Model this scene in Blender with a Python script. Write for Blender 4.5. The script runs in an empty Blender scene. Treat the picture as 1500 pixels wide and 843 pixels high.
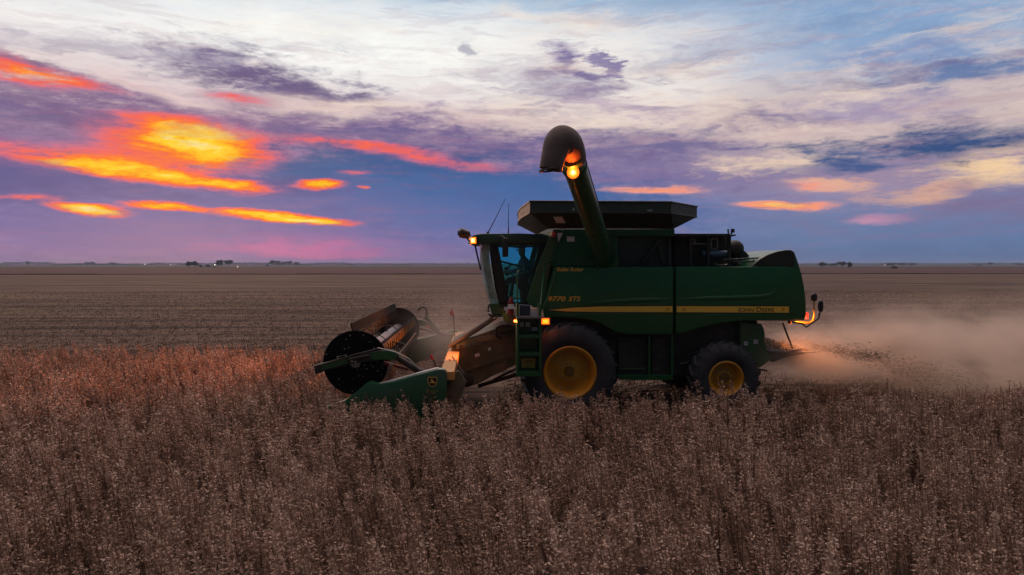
import bpy, bmesh, math, random
import numpy as np
from mathutils import Vector, Matrix, Euler
random.seed(7)
RNG = np.random.default_rng(11)
R = math.radians
PI = math.pi
sc = bpy.context.scene
COL = sc.collection

# ---------------------------------------------------------------- camera
CAMZ = 3.3
F = 1000.0                       # focal length in pixels of the 1500 px wide photograph
PITCH = math.atan(33.5 / 1000)
YAW = -R(2.75)
cam = bpy.data.cameras.new('camera')
cam.sensor_width = 36
cam.lens = 24.0
cam.clip_start = 0.1
cam.clip_end = 12000
camo = bpy.data.objects.new('camera', cam)
COL.objects.link(camo)
camo.location = (0, 0, CAMZ)
camo.rotation_euler = (PI / 2 - PITCH, 0, YAW)
sc.camera = camo
CAMR = Euler((PI / 2 - PITCH, 0, YAW)).to_matrix()


def P(px, py, Y):
    """the point at depth Y (metres along world +Y) that a photo pixel was measured at"""
    d = CAMR @ Vector(((px - 750) / F, -(py - 421.5) / F, -1))
    t = Y / d.y
    return Vector((d.x * t, Y, CAMZ + d.z * t))


def direc(px, py):
    d = (CAMR @ Vector(((px - 750) / F, -(py - 421.5) / F, -1))).normalized()
    return math.degrees(math.atan2(d.x, d.y)), math.degrees(math.asin(d.z))


# ---------------------------------------------------------------- colour helpers
def lin(c):
    c = c / 255.0
    return c / 12.92 if c <= 0.04045 else ((c + 0.055) / 1.055) ** 2.4


def srgb(r, g, b):
    return (lin(r), lin(g), lin(b), 1)


class NT:
    def __init__(s, tree):
        s.t = tree
        s.n = tree.nodes
        s.l = tree.links

    def node(s, typ, **kw):
        n = s.n.new(typ)
        for k, v in kw.items():
            setattr(n, k, v)
        return n

    def put(s, sock, v):
        if isinstance(v, bpy.types.NodeSocket):
            s.l.new(v, sock)
        else:
            sock.default_value = v

    def math(s, op, a, b=0.0, c=None, clamp=False):
        n = s.node('ShaderNodeMath', operation=op, use_clamp=clamp)
        s.put(n.inputs[0], a)
        s.put(n.inputs[1], b)
        if c is not None:
            s.put(n.inputs[2], c)
        return n.outputs[0]

    def vmath(s, op, a, b=None, scale=None):
        n = s.node('ShaderNodeVectorMath', operation=op)
        s.put(n.inputs[0], a)
        if b is not None:
            s.put(n.inputs[1], b)
        if scale is not None:
            s.put(n.inputs['Scale'], scale)
        return n.outputs['Value'] if op in ('LENGTH', 'DOT_PRODUCT', 'DISTANCE') else n.outputs['Vector']

    def rng(s, v, a, b, c=0.0, d=1.0, smooth=True):
        n = s.node('ShaderNodeMapRange', interpolation_type='SMOOTHSTEP' if smooth else 'LINEAR')
        s.put(n.inputs['Value'], v)
        n.inputs['From Min'].default_value = a
        n.inputs['From Max'].default_value = b
        s.put(n.inputs['To Min'], c)
        s.put(n.inputs['To Max'], d)
        return n.outputs['Result']

    def mix(s, f, a, b, blend='MIX'):
        n = s.node('ShaderNodeMix', data_type='RGBA', blend_type=blend)
        s.put(n.inputs['Factor'], f)
        s.put(n.inputs['A'], a) if False else s.put(n.inputs[6], a)
        s.put(n.inputs[7], b)
        return n.outputs[2]

    def ramp(s, v, stops, interp='LINEAR'):
        n = s.node('ShaderNodeValToRGB')
        cr = n.color_ramp
        cr.interpolation = interp
        while len(cr.elements) < len(stops):
            cr.elements.new(0.5)
        for e, (p, c) in zip(cr.elements, stops):
            e.position = p
            e.color = c
        s.put(n.inputs[0], v)
        return n.outputs[0]

    def noise(s, vec, scale, detail=4, rough=0.55, dist=0.0):
        n = s.node('ShaderNodeTexNoise')
        s.put(n.inputs['Vector'], vec)
        n.inputs['Scale'].default_value = scale
        n.inputs['Detail'].default_value = detail
        n.inputs['Roughness'].default_value = rough
        n.inputs['Distortion'].default_value = dist
        return n

    def comb(s, x, y, z=0.0):
        n = s.node('ShaderNodeCombineXYZ')
        s.put(n.inputs[0], x)
        s.put(n.inputs[1], y)
        s.put(n.inputs[2], z)
        return n.outputs[0]


# ---------------------------------------------------------------- world: dusk sky
SUN_A, SUN_E = -24.0, 3.0
world = bpy.data.worlds.new('World')
sc.world = world
world.use_nodes = True
W = NT(world.node_tree)
W.n.clear()
tc = W.node('ShaderNodeTexCoord').outputs['Generated']
dirv = W.vmath('NORMALIZE', tc)
sx = W.node('ShaderNodeSeparateXYZ')
W.put(sx.inputs[0], dirv)
X_, Y_, Z_ = sx.outputs
A0 = W.math('MULTIPLY', W.math('ARCTAN2', X_, Y_), 180 / PI)
E0 = W.math('MULTIPLY', W.math('ARCSINE', Z_), 180 / PI)
AE0 = W.comb(A0, E0, 0.0)
# cloud streaks run nearly level: stretch the noise sideways
st = W.vmath('MULTIPLY', AE0, (0.055, 0.21, 1.0))
nA = W.noise(st, 1.0, 6, 0.6, 0.6)
nB = W.noise(W.vmath('ADD', st, (7.3, 2.1, 4.0)), 3.1, 7, 0.62, 0.3)
nC = W.noise(W.vmath('MULTIPLY', AE0, (0.30, 0.95, 1.0)), 1.0, 8, 0.66, 0.4)
d1 = W.vmath('MULTIPLY', W.vmath('SUBTRACT', nA.outputs['Color'], (0.5, 0.5, 0.5)), (9.0, 3.4, 0))
d2 = W.vmath('MULTIPLY', W.vmath('SUBTRACT', nB.outputs['Color'], (0.5, 0.5, 0.5)), (5.0, 2.2, 0))
AE = W.vmath('ADD', AE0, W.vmath('ADD', d1, d2))
nD = W.noise(W.vmath('ADD', W.vmath('MULTIPLY', W.vmath('ADD', AE0, W.vmath('MULTIPLY', d2, (.5, .5, 0))), (0.13, 1.15, 1.0)), (3.0, 1.0, 2.0)), 1.0, 7, 0.68, 0.5)
nE = W.noise(W.vmath('MULTIPLY', AE0, (0.9, 2.6, 1.0)), 1.0, 6, 0.7, 0.8)
fineN = W.math('ADD', W.math('MULTIPLY', W.math('SUBTRACT', nC.outputs['Fac'], 0.5), 0.7), W.math('MULTIPLY', W.math('SUBTRACT', nD.outputs['Fac'], 0.5), 0.8))
fineN = W.math('MULTIPLY_ADD', W.math('SUBTRACT', nE.outputs['Fac'], 0.5), 0.45, fineN)
midN = W.math('SUBTRACT', nB.outputs['Fac'], 0.5)

sxe = W.node('ShaderNodeSeparateXYZ')
W.put(sxe.inputs[0], W.vmath('ADD', AE0, W.vmath('MULTIPLY', d2, (0.4, 0.5, 0))))
Ew = sxe.outputs[1]


def e_of(py):
    return direc(750, py)[1]


eT = 60.0
stopsL = [(388, (122, 108, 160)), (350, (128, 112, 170)), (300, (108, 108, 168)), (262, (112, 112, 165)),
          (225, (150, 120, 158)), (185, (205, 178, 186)), (140, (226, 212, 214)), (90, (240, 236, 236)),
          (40, (226, 232, 238)), (0, (186, 208, 228))]
stopsR = [(388, (88, 112, 154)), (350, (98, 122, 165)), (300, (118, 126, 168)), (262, (140, 132, 165)),
          (225, (178, 160, 175)), (185, (204, 186, 186)), (140, (206, 196, 200)), (90, (190, 194, 208)),
          (40, (160, 180, 208)), (0, (122, 160, 200))]


def vramp(stops, extra):
    s2 = [(max(0.0, (e_of(py) + 5) / (eT + 5)), srgb(*c)) for py, c in stops] + extra
    return W.ramp(W.rng(Ew, -5, eT, 0, 1, smooth=False), s2)


top = [(0.66, (1.95, 1.60, 1.50, 1)), (1.0, (2.05, 1.60, 1.45, 1))]
colL = vramp(stopsL, top)
colR = vramp(stopsR, top)
base = W.mix(W.rng(A0, -14, 30), colL, colR)

# painted cloud masses: (px, py, rx, ry, tilt deg, colour, opacity, softness, fine-noise amount)
BL = [
    # pale upper sky
    (560, 70, 560, 80, 2, (252, 252, 248), .95, 1.1, .4),
    (900, 100, 300, 80, 0, (250, 243, 236), .8, 1.1, .5),
    (1340, 30, 380, 80, 4, (132, 166, 206), .9, 1.1, .8),
    (1150, 185, 460, 60, 3, (228, 204, 194), .8, 1.1, .8),
    (860, 165, 260, 40, 0, (244, 226, 214), .8, 1.1, .8),
    (1300, 262, 340, 50, 0, (168, 144, 168), .7, 1.1, .8),
    # left bank of purple cloud
    (130, 160, 420, 40, 6, (118, 94, 140), .95, 1.1, .9),
    (60, 235, 400, 40, 0, (128, 92, 140), .9, 1.1, .8),
    (420, 186, 330, 32, 3, (126, 100, 144), .95, 1.1, .9),
    (30, 84, 130, 14, 10, (112, 88, 130), .9, 1.1, 1.1),
    (390, 116, 200, 40, 9, (108, 92, 134), 1., 1.1, .9),
    (470, 132, 90, 22, 6, (100, 86, 130), .8, 1.1, 1.0),
    (250, 132, 130, 14, 14, (232, 206, 204), .85, 1.1, 1.1),
    (510, 160, 160, 15, 3, (244, 222, 208), .85, 1.1, .8),
    (700, 212, 260, 36, 5, (116, 98, 146), .95, 1.1, .9),
    (970, 216, 230, 36, -2, (108, 100, 148), .95, 1.1, .9),
    (900, 255, 330, 34, 2, (126, 110, 156), .9, 1.1, .8),
    # dark blue mass over the left horizon
    (580, 268, 320, 66, 3, (40, 78, 134), 1., .8, .7),
    (700, 295, 380, 66, 4, (58, 100, 160), 1., .9, .5),
    (540, 320, 460, 60, 2, (86, 104, 164), .8, 1.1, .5),
    (60, 265, 260, 40, 0, (84, 84, 146), .95, 1.0, .7),
    (300, 290, 330, 40, 2, (96, 96, 156), .8, 1.1, .7),
    (250, 340, 480, 50, 2, (94, 96, 160), .9, .9, .5),
    (300, 262, 330, 16, 2, (84, 82, 144), .8, 1.1, 1.0),
    (60, 262, 300, 26, 2, (78, 82, 144), .9, 1.1, .7),
    (80, 168, 200, 22, 6, (110, 90, 136), .9, 1.1, 1.0),
    (450, 356, 220, 18, 2, (160, 104, 164), .5, 1.1, .6),
    (450, 366, 170, 12, 2, (208, 104, 162), .6, 1.1, .6),
    # right-hand side
    (1140, 236, 150, 20, -3, (246, 216, 190), .9, 1.1, 1.0),
    (1460, 248, 150, 32, 0, (255, 216, 168), .95, 1.1, .9),
    (1370, 208, 250, 26, 3, (50, 80, 130), 1., 1.0, .9),
    (1235, 223, 110, 11, 2, (78, 96, 144), .95, 1.1, 1.0),
    (1250, 241, 150, 13, 2, (70, 92, 144), 1., 1.1, .9),
    (1200, 274, 80, 10, 3, (244, 184, 150), .8, 1.1, .9),
    (1340, 288, 90, 14, -5, (248, 190, 150), .85, 1.1, .9),
    (1275, 322, 70, 9, -4, (216, 150, 176), .75, 1.1, .8),
    (1440, 300, 200, 30, 0, (124, 110, 150), .7, 1.1, .8),
    (1280, 152, 180, 24, 3, (158, 146, 180), .85, 1.1, 1.1),
    (1440, 104, 150, 16, 2, (100, 124, 170), .95, 1.1, .9),
    (1340, 74, 150, 16, 6, (132, 154, 196), .8, 1.1, 1.0),
    (1060, 72, 170, 30, 6, (196, 204, 222), .6, 1.1, 1.2),
    (828, 92, 36, 26, 24, (112, 102, 156), .95, 1.0, .9),
    (846, 114, 38, 13, 24, (122, 108, 156), .9, 1.0, 1.0),
    (875, 96, 24, 12, 30, (130, 118, 164), .9, .9, 2.0),
    (682, 74, 18, 6, 30, (158, 158, 178), .7, .9, 1.5),
    (640, 162, 26, 14, -40, (146, 126, 164), .7, 1.1, 1.5),
    (890, 145, 150, 20, 16, (180, 160, 184), .7, 1.1, 1.2),
]
DEG = math.degrees(1 / F)
cur = base
AEs = W.vmath('ADD', AE0, W.vmath('MULTIPLY', d2, (.8, .55, 0)))
for nb_, (px, py, rx, ry, tilt, colr, op, soft, fn) in enumerate(BL):
    if nb_ % 8 == 7:
        # a negligible offset that makes the shader evaluate the clouds in order (keeps its stack small)
        eps = W.vmath('MULTIPLY', cur, (1e-6, 1e-6, 0))
        AE = W.vmath('ADD', AE, eps)
        AEs = W.vmath('ADD', AEs, eps)
    a, e = direc(px, py)
    k = 1 / (1 + ((px - 750) / F) ** 2)
    mp = W.node('ShaderNodeMapping', vector_type='TEXTURE')
    big = ry > 9
    W.put(mp.inputs['Vector'], AE if big else AEs)
    mp.inputs['Location'].default_value = (a, e, 0)
    mp.inputs['Rotation'].default_value = (0, 0, -R(tilt))
    mp.inputs['Scale'].default_value = (rx * DEG * k, ry * DEG, 1)
    ln = W.vmath('LENGTH', mp.outputs[0])
    ln = W.math('MULTIPLY_ADD', fineN, fn * 2.4, ln)
    m = W.rng(ln, 1.12, 1.12 - soft, 0.0, op)
    cur = W.mix(m, cur, srgb(*colr))
# streaky veils of thicker grey-purple cloud between the lit patches
nF = W.noise(W.vmath('ADD', W.vmath('MULTIPLY', AE, (0.075, 0.42, 1.2)), (11.0, 3.0, 5.0)), 1.0, 9, 0.60, 0.2)
veil = W.rng(nF.outputs['Fac'], 0.49, 0.66)
veil = W.math('MULTIPLY', veil, W.math('MULTIPLY', W.rng(Ew, 8.0, 10.5), W.rng(Ew, 21, 13)))
cur = W.mix(W.math('MULTIPLY', veil, 0.62), cur, srgb(112, 100, 146))
nG = W.noise(W.vmath('ADD', W.vmath('MULTIPLY', AE, (0.09, 0.40, 1.0)), (1.0, 13.0, 8.0)), 1.0, 8, 0.58, 0.15)
lite = W.math('MULTIPLY', W.rng(nG.outputs['Fac'], 0.52, 0.70), W.math('MULTIPLY', W.rng(Ew, 7, 12), W.rng(A0, -8, 12, .35, 1)))
cur = W.mix(W.math('MULTIPLY', lite, 0.5), cur, srgb(250, 228, 206))
# cloud lit from below by the sunk sun: one heat field, coloured from mauve through red and orange to yellow
FIRE = [
    (272, 213, 178, 44, 3, 1.22), (300, 214, 110, 20, 3, .42), (180, 240, 130, 14, 4, .45), (230, 260, 200, 14, 5, 1.4), (345, 271, 95, 10, 3, .66),
    (60, 224, 190, 22, 3, .46), (40, 106, 125, 20, 7, .72), (135, 124, 90, 12, 9, .42), (350, 146, 90, 11, 3, .44),
    (470, 207, 120, 11, 3, .46), (578, 222, 105, 17, 6, .52), (690, 243, 110, 14, 5, .34), (270, 184, 140, 14, 6, .36),
    (132, 306, 90, 10, 5, 1.5), (240, 301, 80, 8, 2, 1.3), (34, 287, 75, 5, 0, .60), (405, 317, 125, 11, 4, 1.55), (480, 326, 66, 7, 2, .66),
    (466, 271, 54, 9, 0, 1.4), (525, 254, 40, 6, 0, .46), (536, 276, 14, 4, 0, .7), (955, 278, 115, 8, 1, .60), (1150, 300, 100, 9, 2, 1.0), (1200, 273, 75, 9, 2, .40),
]
heat = None
dev = W.vmath('ADD', AE0, W.vmath('MULTIPLY', d2, (.62, .62, 0)))
for nb_, (px, py, rx, ry, tilt, pk) in enumerate(FIRE):
    if nb_ % 8 == 0:
        dev = W.vmath('ADD', dev, W.vmath('MULTIPLY', W.comb(heat, heat, 0.0) if heat is not None else cur, (1e-6, 1e-6, 0)))
    a, e = direc(px, py)
    k = 1 / (1 + ((px - 750) / F) ** 2)
    mp = W.node('ShaderNodeMapping', vector_type='TEXTURE')
    W.put(mp.inputs['Vector'], dev)
    mp.inputs['Location'].default_value = (a, e, 0)
    mp.inputs['Rotation'].default_value = (0, 0, -R(tilt))
    mp.inputs['Scale'].default_value = (rx * DEG * k, ry * DEG, 1)
    h_ = W.rng(W.vmath('LENGTH', mp.outputs[0]), 1.15, 0.0, 0.0, pk)
    heat = h_ if heat is None else W.math('ADD', heat, h_)
heatC = W.math('MULTIPLY', heat, W.math('MULTIPLY_ADD', fineN, 1.7, 1.0))
heatC = W.math('MULTIPLY', heatC, W.math('MULTIPLY_ADD', midN, 0.9, 1.0))
heatA = W.math('MULTIPLY', heat, W.math('MULTIPLY_ADD', fineN, 2.9, 1.0))
fire = W.ramp(W.math('MULTIPLY', heatC, 0.50), [(0.0, srgb(160, 96, 146)), (0.15, srgb(214, 104, 132)), (0.27, srgb(242, 96, 88)), (0.40, srgb(253, 118, 36)),
                                               (0.53, srgb(255, 176, 14)), (0.72, srgb(255, 208, 40)), (1.0, srgb(255, 236, 150))])
# strips low on the right are paler and more peach-coloured
fire = W.mix(W.math('MULTIPLY', W.rng(A0, 2, 10), 0.35), fire, srgb(255, 214, 170))
occ = W.math('MULTIPLY', W.rng(W.math('ADD', nD.outputs['Fac'], W.math('MULTIPLY', midN, 0.5)), 0.50, 0.64), W.rng(heat, 1.15, 0.5, 0.25, 0.72))
cur0 = cur
cur = W.mix(W.rng(heatA, 0.02, 0.52), cur, fire)
cur = W.mix(occ, cur, W.mix(0.75, srgb(140, 84, 120), cur0))
# brightness mottling so that no part of the sky is flat
mot = W.math('MULTIPLY_ADD', midN, 0.36, 1.0)
mot = W.math('MULTIPLY_ADD', fineN, 0.30, mot)
cur = W.vmath('MULTIPLY', cur, W.comb(mot, mot, W.math('MULTIPLY_ADD', mot, 0.8, 0.2)))
# the sky away from the sunset, behind the photographer
back = W.ramp(W.rng(E0, -5, 90, 0, 1, smooth=False),
              [(0.0, (0.020, 0.030, 0.045, 1)), (0.08, (0.035, 0.055, 0.080, 1)), (0.3, (0.04, 0.085, 0.12, 1)),
               (0.55, (0.08, 0.11, 0.15, 1)), (0.75, (0.95, 0.78, 0.75, 1)), (1.0, (2.05, 1.60, 1.45, 1))])
cur = W.mix(W.rng(Y_, -0.05, 0.55), back, cur)
sky = W.node('ShaderNodeTexSky', sky_type='NISHITA')
sky.sun_disc = False
sky.sun_elevation = R(SUN_E)
sky.sun_rotation = R(SUN_A)
bgA = W.node('ShaderNodeBackground')
W.put(bgA.inputs[0], cur)
bgA.inputs[1].default_value = 0.97
bgB = W.node('ShaderNodeBackground')
W.put(bgB.inputs[0], sky.outputs[0])
bgB.inputs[1].default_value = 0.004
ad = W.node('ShaderNodeAddShader')
W.l.new(bgA.outputs[0], ad.inputs[0])
W.l.new(bgB.outputs[0], ad.inputs[1])
wo = W.node('ShaderNodeOutputWorld')
W.l.new(ad.outputs[0], wo.inputs['Surface'])
world.cycles.sampling_method = 'MANUAL'
world.cycles.sample_map_resolution = 1024

# ---------------------------------------------------------------- sun already at the horizon, veiled by cloud
sun = bpy.data.lights.new('sun', 'SUN')
sun.energy = 0.35
sun.angle = R(10)
sun.color = (1.0, 0.55, 0.32)
suno = bpy.data.objects.new('sun', sun)
COL.objects.link(suno)
sd = Vector((math.sin(R(SUN_A)) * math.cos(R(6)), math.cos(R(SUN_A)) * math.cos(R(6)), math.sin(R(6))))
suno.rotation_euler = (-sd).to_track_quat('-Z', 'Y').to_euler()

sc.view_settings.view_transform = 'Standard'
sc.view_settings.look = 'None'
sc.view_settings.exposure = 0.0
sc.view_settings.gamma = 1.0
sc.render.engine = 'CYCLES'
sc.cycles.use_denoising = True
sc.cycles.max_bounces = 6
sc.cycles.transparent_max_bounces = 12
sc.cycles.volume_bounces = 1
sc.cycles.volume_step_rate = 0.6
sc.cycles.volume_max_steps = 160
sc.cycles.sample_clamp_indirect = 4.0

# ---------------------------------------------------------------- materials
MATS = {}


def material(name, col, rough=0.5, metal=0.0, dirt=0.0, dirtcol=(0.13, 0.085, 0.055, 1), scale=3.0, bump=0.0,
             coat=0.0, var=0.12, spec=0.5, emit=None, estr=0.0):
    if name in MATS:
        return MATS[name]
    m = bpy.data.materials.new(name)
    m.use_nodes = True
    N = NT(m.node_tree)
    b = N.n['Principled BSDF']
    oc = N.node('ShaderNodeTexCoord').outputs['Object']
    n1 = N.noise(oc, scale, 5, 0.6)
    n2 = N.noise(oc, scale * 7, 4, 0.6)
    dark = tuple(c * (1 - var) for c in col[:3]) + (1,)
    lite = tuple(min(1, c * (1 + var)) for c in col[:3]) + (1,)
    c = N.mix(n1.outputs['Fac'], dark, lite)
    if dirt > 0:
        fac = N.math('MULTIPLY', N.rng(n1.outputs['Fac'], 0.42, 0.68), N.rng(n2.outputs['Fac'], 0.3, 0.65, 0.5, 1.0))
        c = N.mix(N.math('MULTIPLY_ADD', fac, dirt, dirt * 0.25), c, dirtcol)
    N.put(b.inputs['Base Color'], c)
    N.put(b.inputs['Roughness'], N.rng(n2.outputs['Fac'], 0.3, 0.7, max(0.05, rough - 0.1), min(1, rough + 0.12)))
    b.inputs['Metallic'].default_value = metal
    b.inputs['Specular IOR Level'].default_value = spec
    b.inputs['Coat Weight'].default_value = coat
    b.inputs['Coat Roughness'].default_value = 0.15
    if bump > 0:
        bp = N.node('ShaderNodeBump')
        bp.inputs['Strength'].default_value = bump
        bp.inputs['Distance'].default_value = 0.01
        N.put(bp.inputs['Height'], n2.outputs['Fac'])
        N.put(b.inputs['Normal'], bp.outputs[0])
    if emit:
        b.inputs['Emission Color'].default_value = emit
        b.inputs['Emission Strength'].default_value = estr
    MATS[name] = m
    return m


M_GREEN = material('green_paint', (0.005, 0.085, 0.024, 1), 0.36, coat=0.32, dirt=0.10, dirtcol=(.06, .06, .03, 1), scale=1.3, var=0.2, spec=.35)
M_GREEN2 = material('dusty_green_paint', (0.014, 0.12, 0.035, 1), 0.5, dirt=0.5, scale=1.6)
M_TANK = material('dark_tank_plastic', (0.02, 0.034, 0.03, 1), 0.6, dirt=0.12, scale=2)
M_YEL = material('yellow_paint', (0.66, 0.29, 0.008, 1), 0.42, dirt=0.3, scale=4)
M_YEL2 = material('dusty_shaded_yellow_disc', (0.58, 0.28, 0.010, 1), 0.6, dirt=0.35, dirtcol=(.16, .08, .03, 1), scale=3)  # dust, plus the shade of the deep dish darkened into the colour
M_HUB = material('dark_hub', (0.20, 0.10, 0.012, 1), 0.45, dirt=0.6, dirtcol=(.05, .03, .015, 1), scale=8)  # darker and blotchier than the disc around it
M_DECAL = material('yellow_decal', (0.85, 0.52, 0.06, 1), 0.4, dirt=0.1)
M_BLKDEC = material('black_decal', (0.006, 0.007, 0.008, 1), 0.5)
M_RUB = material('tyre_rubber', (0.020, 0.024, 0.034, 1), 0.72, dirt=0.45, dirtcol=(0.06, 0.048, 0.045, 1), scale=3, bump=0.3)
M_BLK = material('black_metal', (0.012, 0.013, 0.014, 1), 0.5, dirt=0.12, scale=3)
M_BLKD = material('dusty_black_metal', (0.02, 0.02, 0.021, 1), 0.6, dirt=0.3, scale=4)
M_GREY = material('grey_metal', (0.2, 0.19, 0.2, 1), 0.45, metal=0.3, dirt=0.3, scale=4)
M_STEEL = material('bare_steel', (0.42, 0.40, 0.39, 1), 0.35, metal=0.7, dirt=0.25, scale=6)
M_FEED = material('dusty_feeder_steel', (0.06, 0.085, 0.045, 1), 0.7, dirt=0.85, dirtcol=(0.20, 0.13, 0.085, 1), scale=2.2, bump=0.4)
M_BOOT = material('spout_rubber', (0.11, 0.078, 0.075, 1), 0.75, bump=0.6, var=.35, dirt=.25, scale=4)
M_RED = material('red_reflector', (0.7, 0.03, 0.03, 1), 0.35)
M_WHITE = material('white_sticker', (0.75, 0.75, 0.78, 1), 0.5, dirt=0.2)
M_SEAT = material('seat_cloth', (0.03, 0.03, 0.035, 1), 0.9)
M_SKIN = material('skin', (0.28, 0.15, 0.10, 1), 0.6, scale=20)
M_SHIRT = material('blue_grey_shirt', (0.30, 0.40, 0.60, 1), 0.9, scale=8)
M_JEANS = material('dark_jeans', (0.02, 0.03, 0.06, 1), 0.9, scale=8)
M_CAP = material('dark_cap', (0.012, 0.012, 0.016, 1), 0.9)
M_BARK = material('bark', (0.06, 0.045, 0.035, 1), 0.9, bump=0.5)
M_LEAF = material('far_foliage', (0.045, 0.06, 0.035, 1), 0.8, scale=0.4, var=0.5)
M_BARN = material('painted_barn_boards', (0.32, 0.30, 0.30, 1), 0.7, scale=0.5)
M_ROOF = material('grey_barn_roof', (0.12, 0.12, 0.13, 1), 0.6, scale=0.5)


def emat(name, col, strength):
    return material(name, (0.05, 0.03, 0.02, 1), 0.6, spec=.1, emit=col, estr=strength)


M_LAMP = emat('lit_work_lamp', (1.0, 0.22, 0.014, 1), 1.7)
M_BULB = emat('lit_bulb', (1.0, 0.60, 0.20, 1), 3.5)
M_AMBER = emat('lit_amber_lamp', (1.0, 0.13, 0.006, 1), 2.2)
M_AMBCORE = emat('lit_amber_core', (1.0, 0.34, 0.02, 1), 2.0)
M_GLOW = emat('lamp_glow_ring', (1.0, 0.13, 0.008, 1), 1.8)  # emissive ring standing in for the bloom of a lamp
M_TAIL = emat('lit_tail_lamp', (1.0, 0.04, 0.02, 1), 1.6)
M_YARD = emat('lit_yard_lamp', (1.0, 0.86, 0.7, 1), 9)


def glass(name, tint, dust, filmcol=(0.30, 0.42, 0.38, 1)):  # dust is the share of pale diffuse film
    m = bpy.data.materials.new(name)
    m.use_nodes = True
    N = NT(m.node_tree)
    N.n.clear()
    tr = N.node('ShaderNodeBsdfTransparent')
    tr.inputs[0].default_value = tint
    gl = N.node('ShaderNodeBsdfGlossy')
    gl.inputs['Roughness'].default_value = 0.06
    df = N.node('ShaderNodeBsdfDiffuse')
    df.inputs[0].default_value = filmcol
    oc = N.node('ShaderNodeTexCoord').outputs['Object']
    nz = N.noise(oc, 2.5, 6, 0.6, 0.8)
    fr = N.node('ShaderNodeFresnel')
    fr.inputs[0].default_value = 1.45
    m1 = N.node('ShaderNodeMixShader')
    N.put(m1.inputs[0], N.rng(nz.outputs['Fac'], 0.35, 0.7, dust * 0.4, dust))
    N.l.new(tr.outputs[0], m1.inputs[1])
    N.l.new(df.outputs[0], m1.inputs[2])
    m2 = N.node('ShaderNodeMixShader')
    N.put(m2.inputs[0], fr.outputs[0])
    N.l.new(m1.outputs[0], m2.inputs[1])
    N.l.new(gl.outputs[0], m2.inputs[2])
    o = N.node('ShaderNodeOutputMaterial')
    N.l.new(m2.outputs[0], o.inputs['Surface'])
    return m


M_GLASS = glass('tinted_cab_glass', (0.50, 0.92, 0.97, 1), 0.06)
M_WIND = glass('pale_windscreen_glass', (0.5, 0.9, 0.88, 1), 0.62, (.34, .50, .46, 1))  # heavy pale teal diffuse film over the tint


# ---------------------------------------------------------------- mesh builder
SPLIT = {'latch', 'brace', 'arm_fitting', 'engine_pipe', 'sticker', 'sticker_symbol', 'wheel_bolt', 'deck_fitting', 'deck_rail', 'hood_hinge', 'exhaust_stub',
         'frame_fitting', 'control_lever', 'hydraulic_hose', 'plate_marking', 'header_hose', 'filter_frame', 'cab_step_rail', 'ladder', 'driver_seat', 'handrail'}


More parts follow.
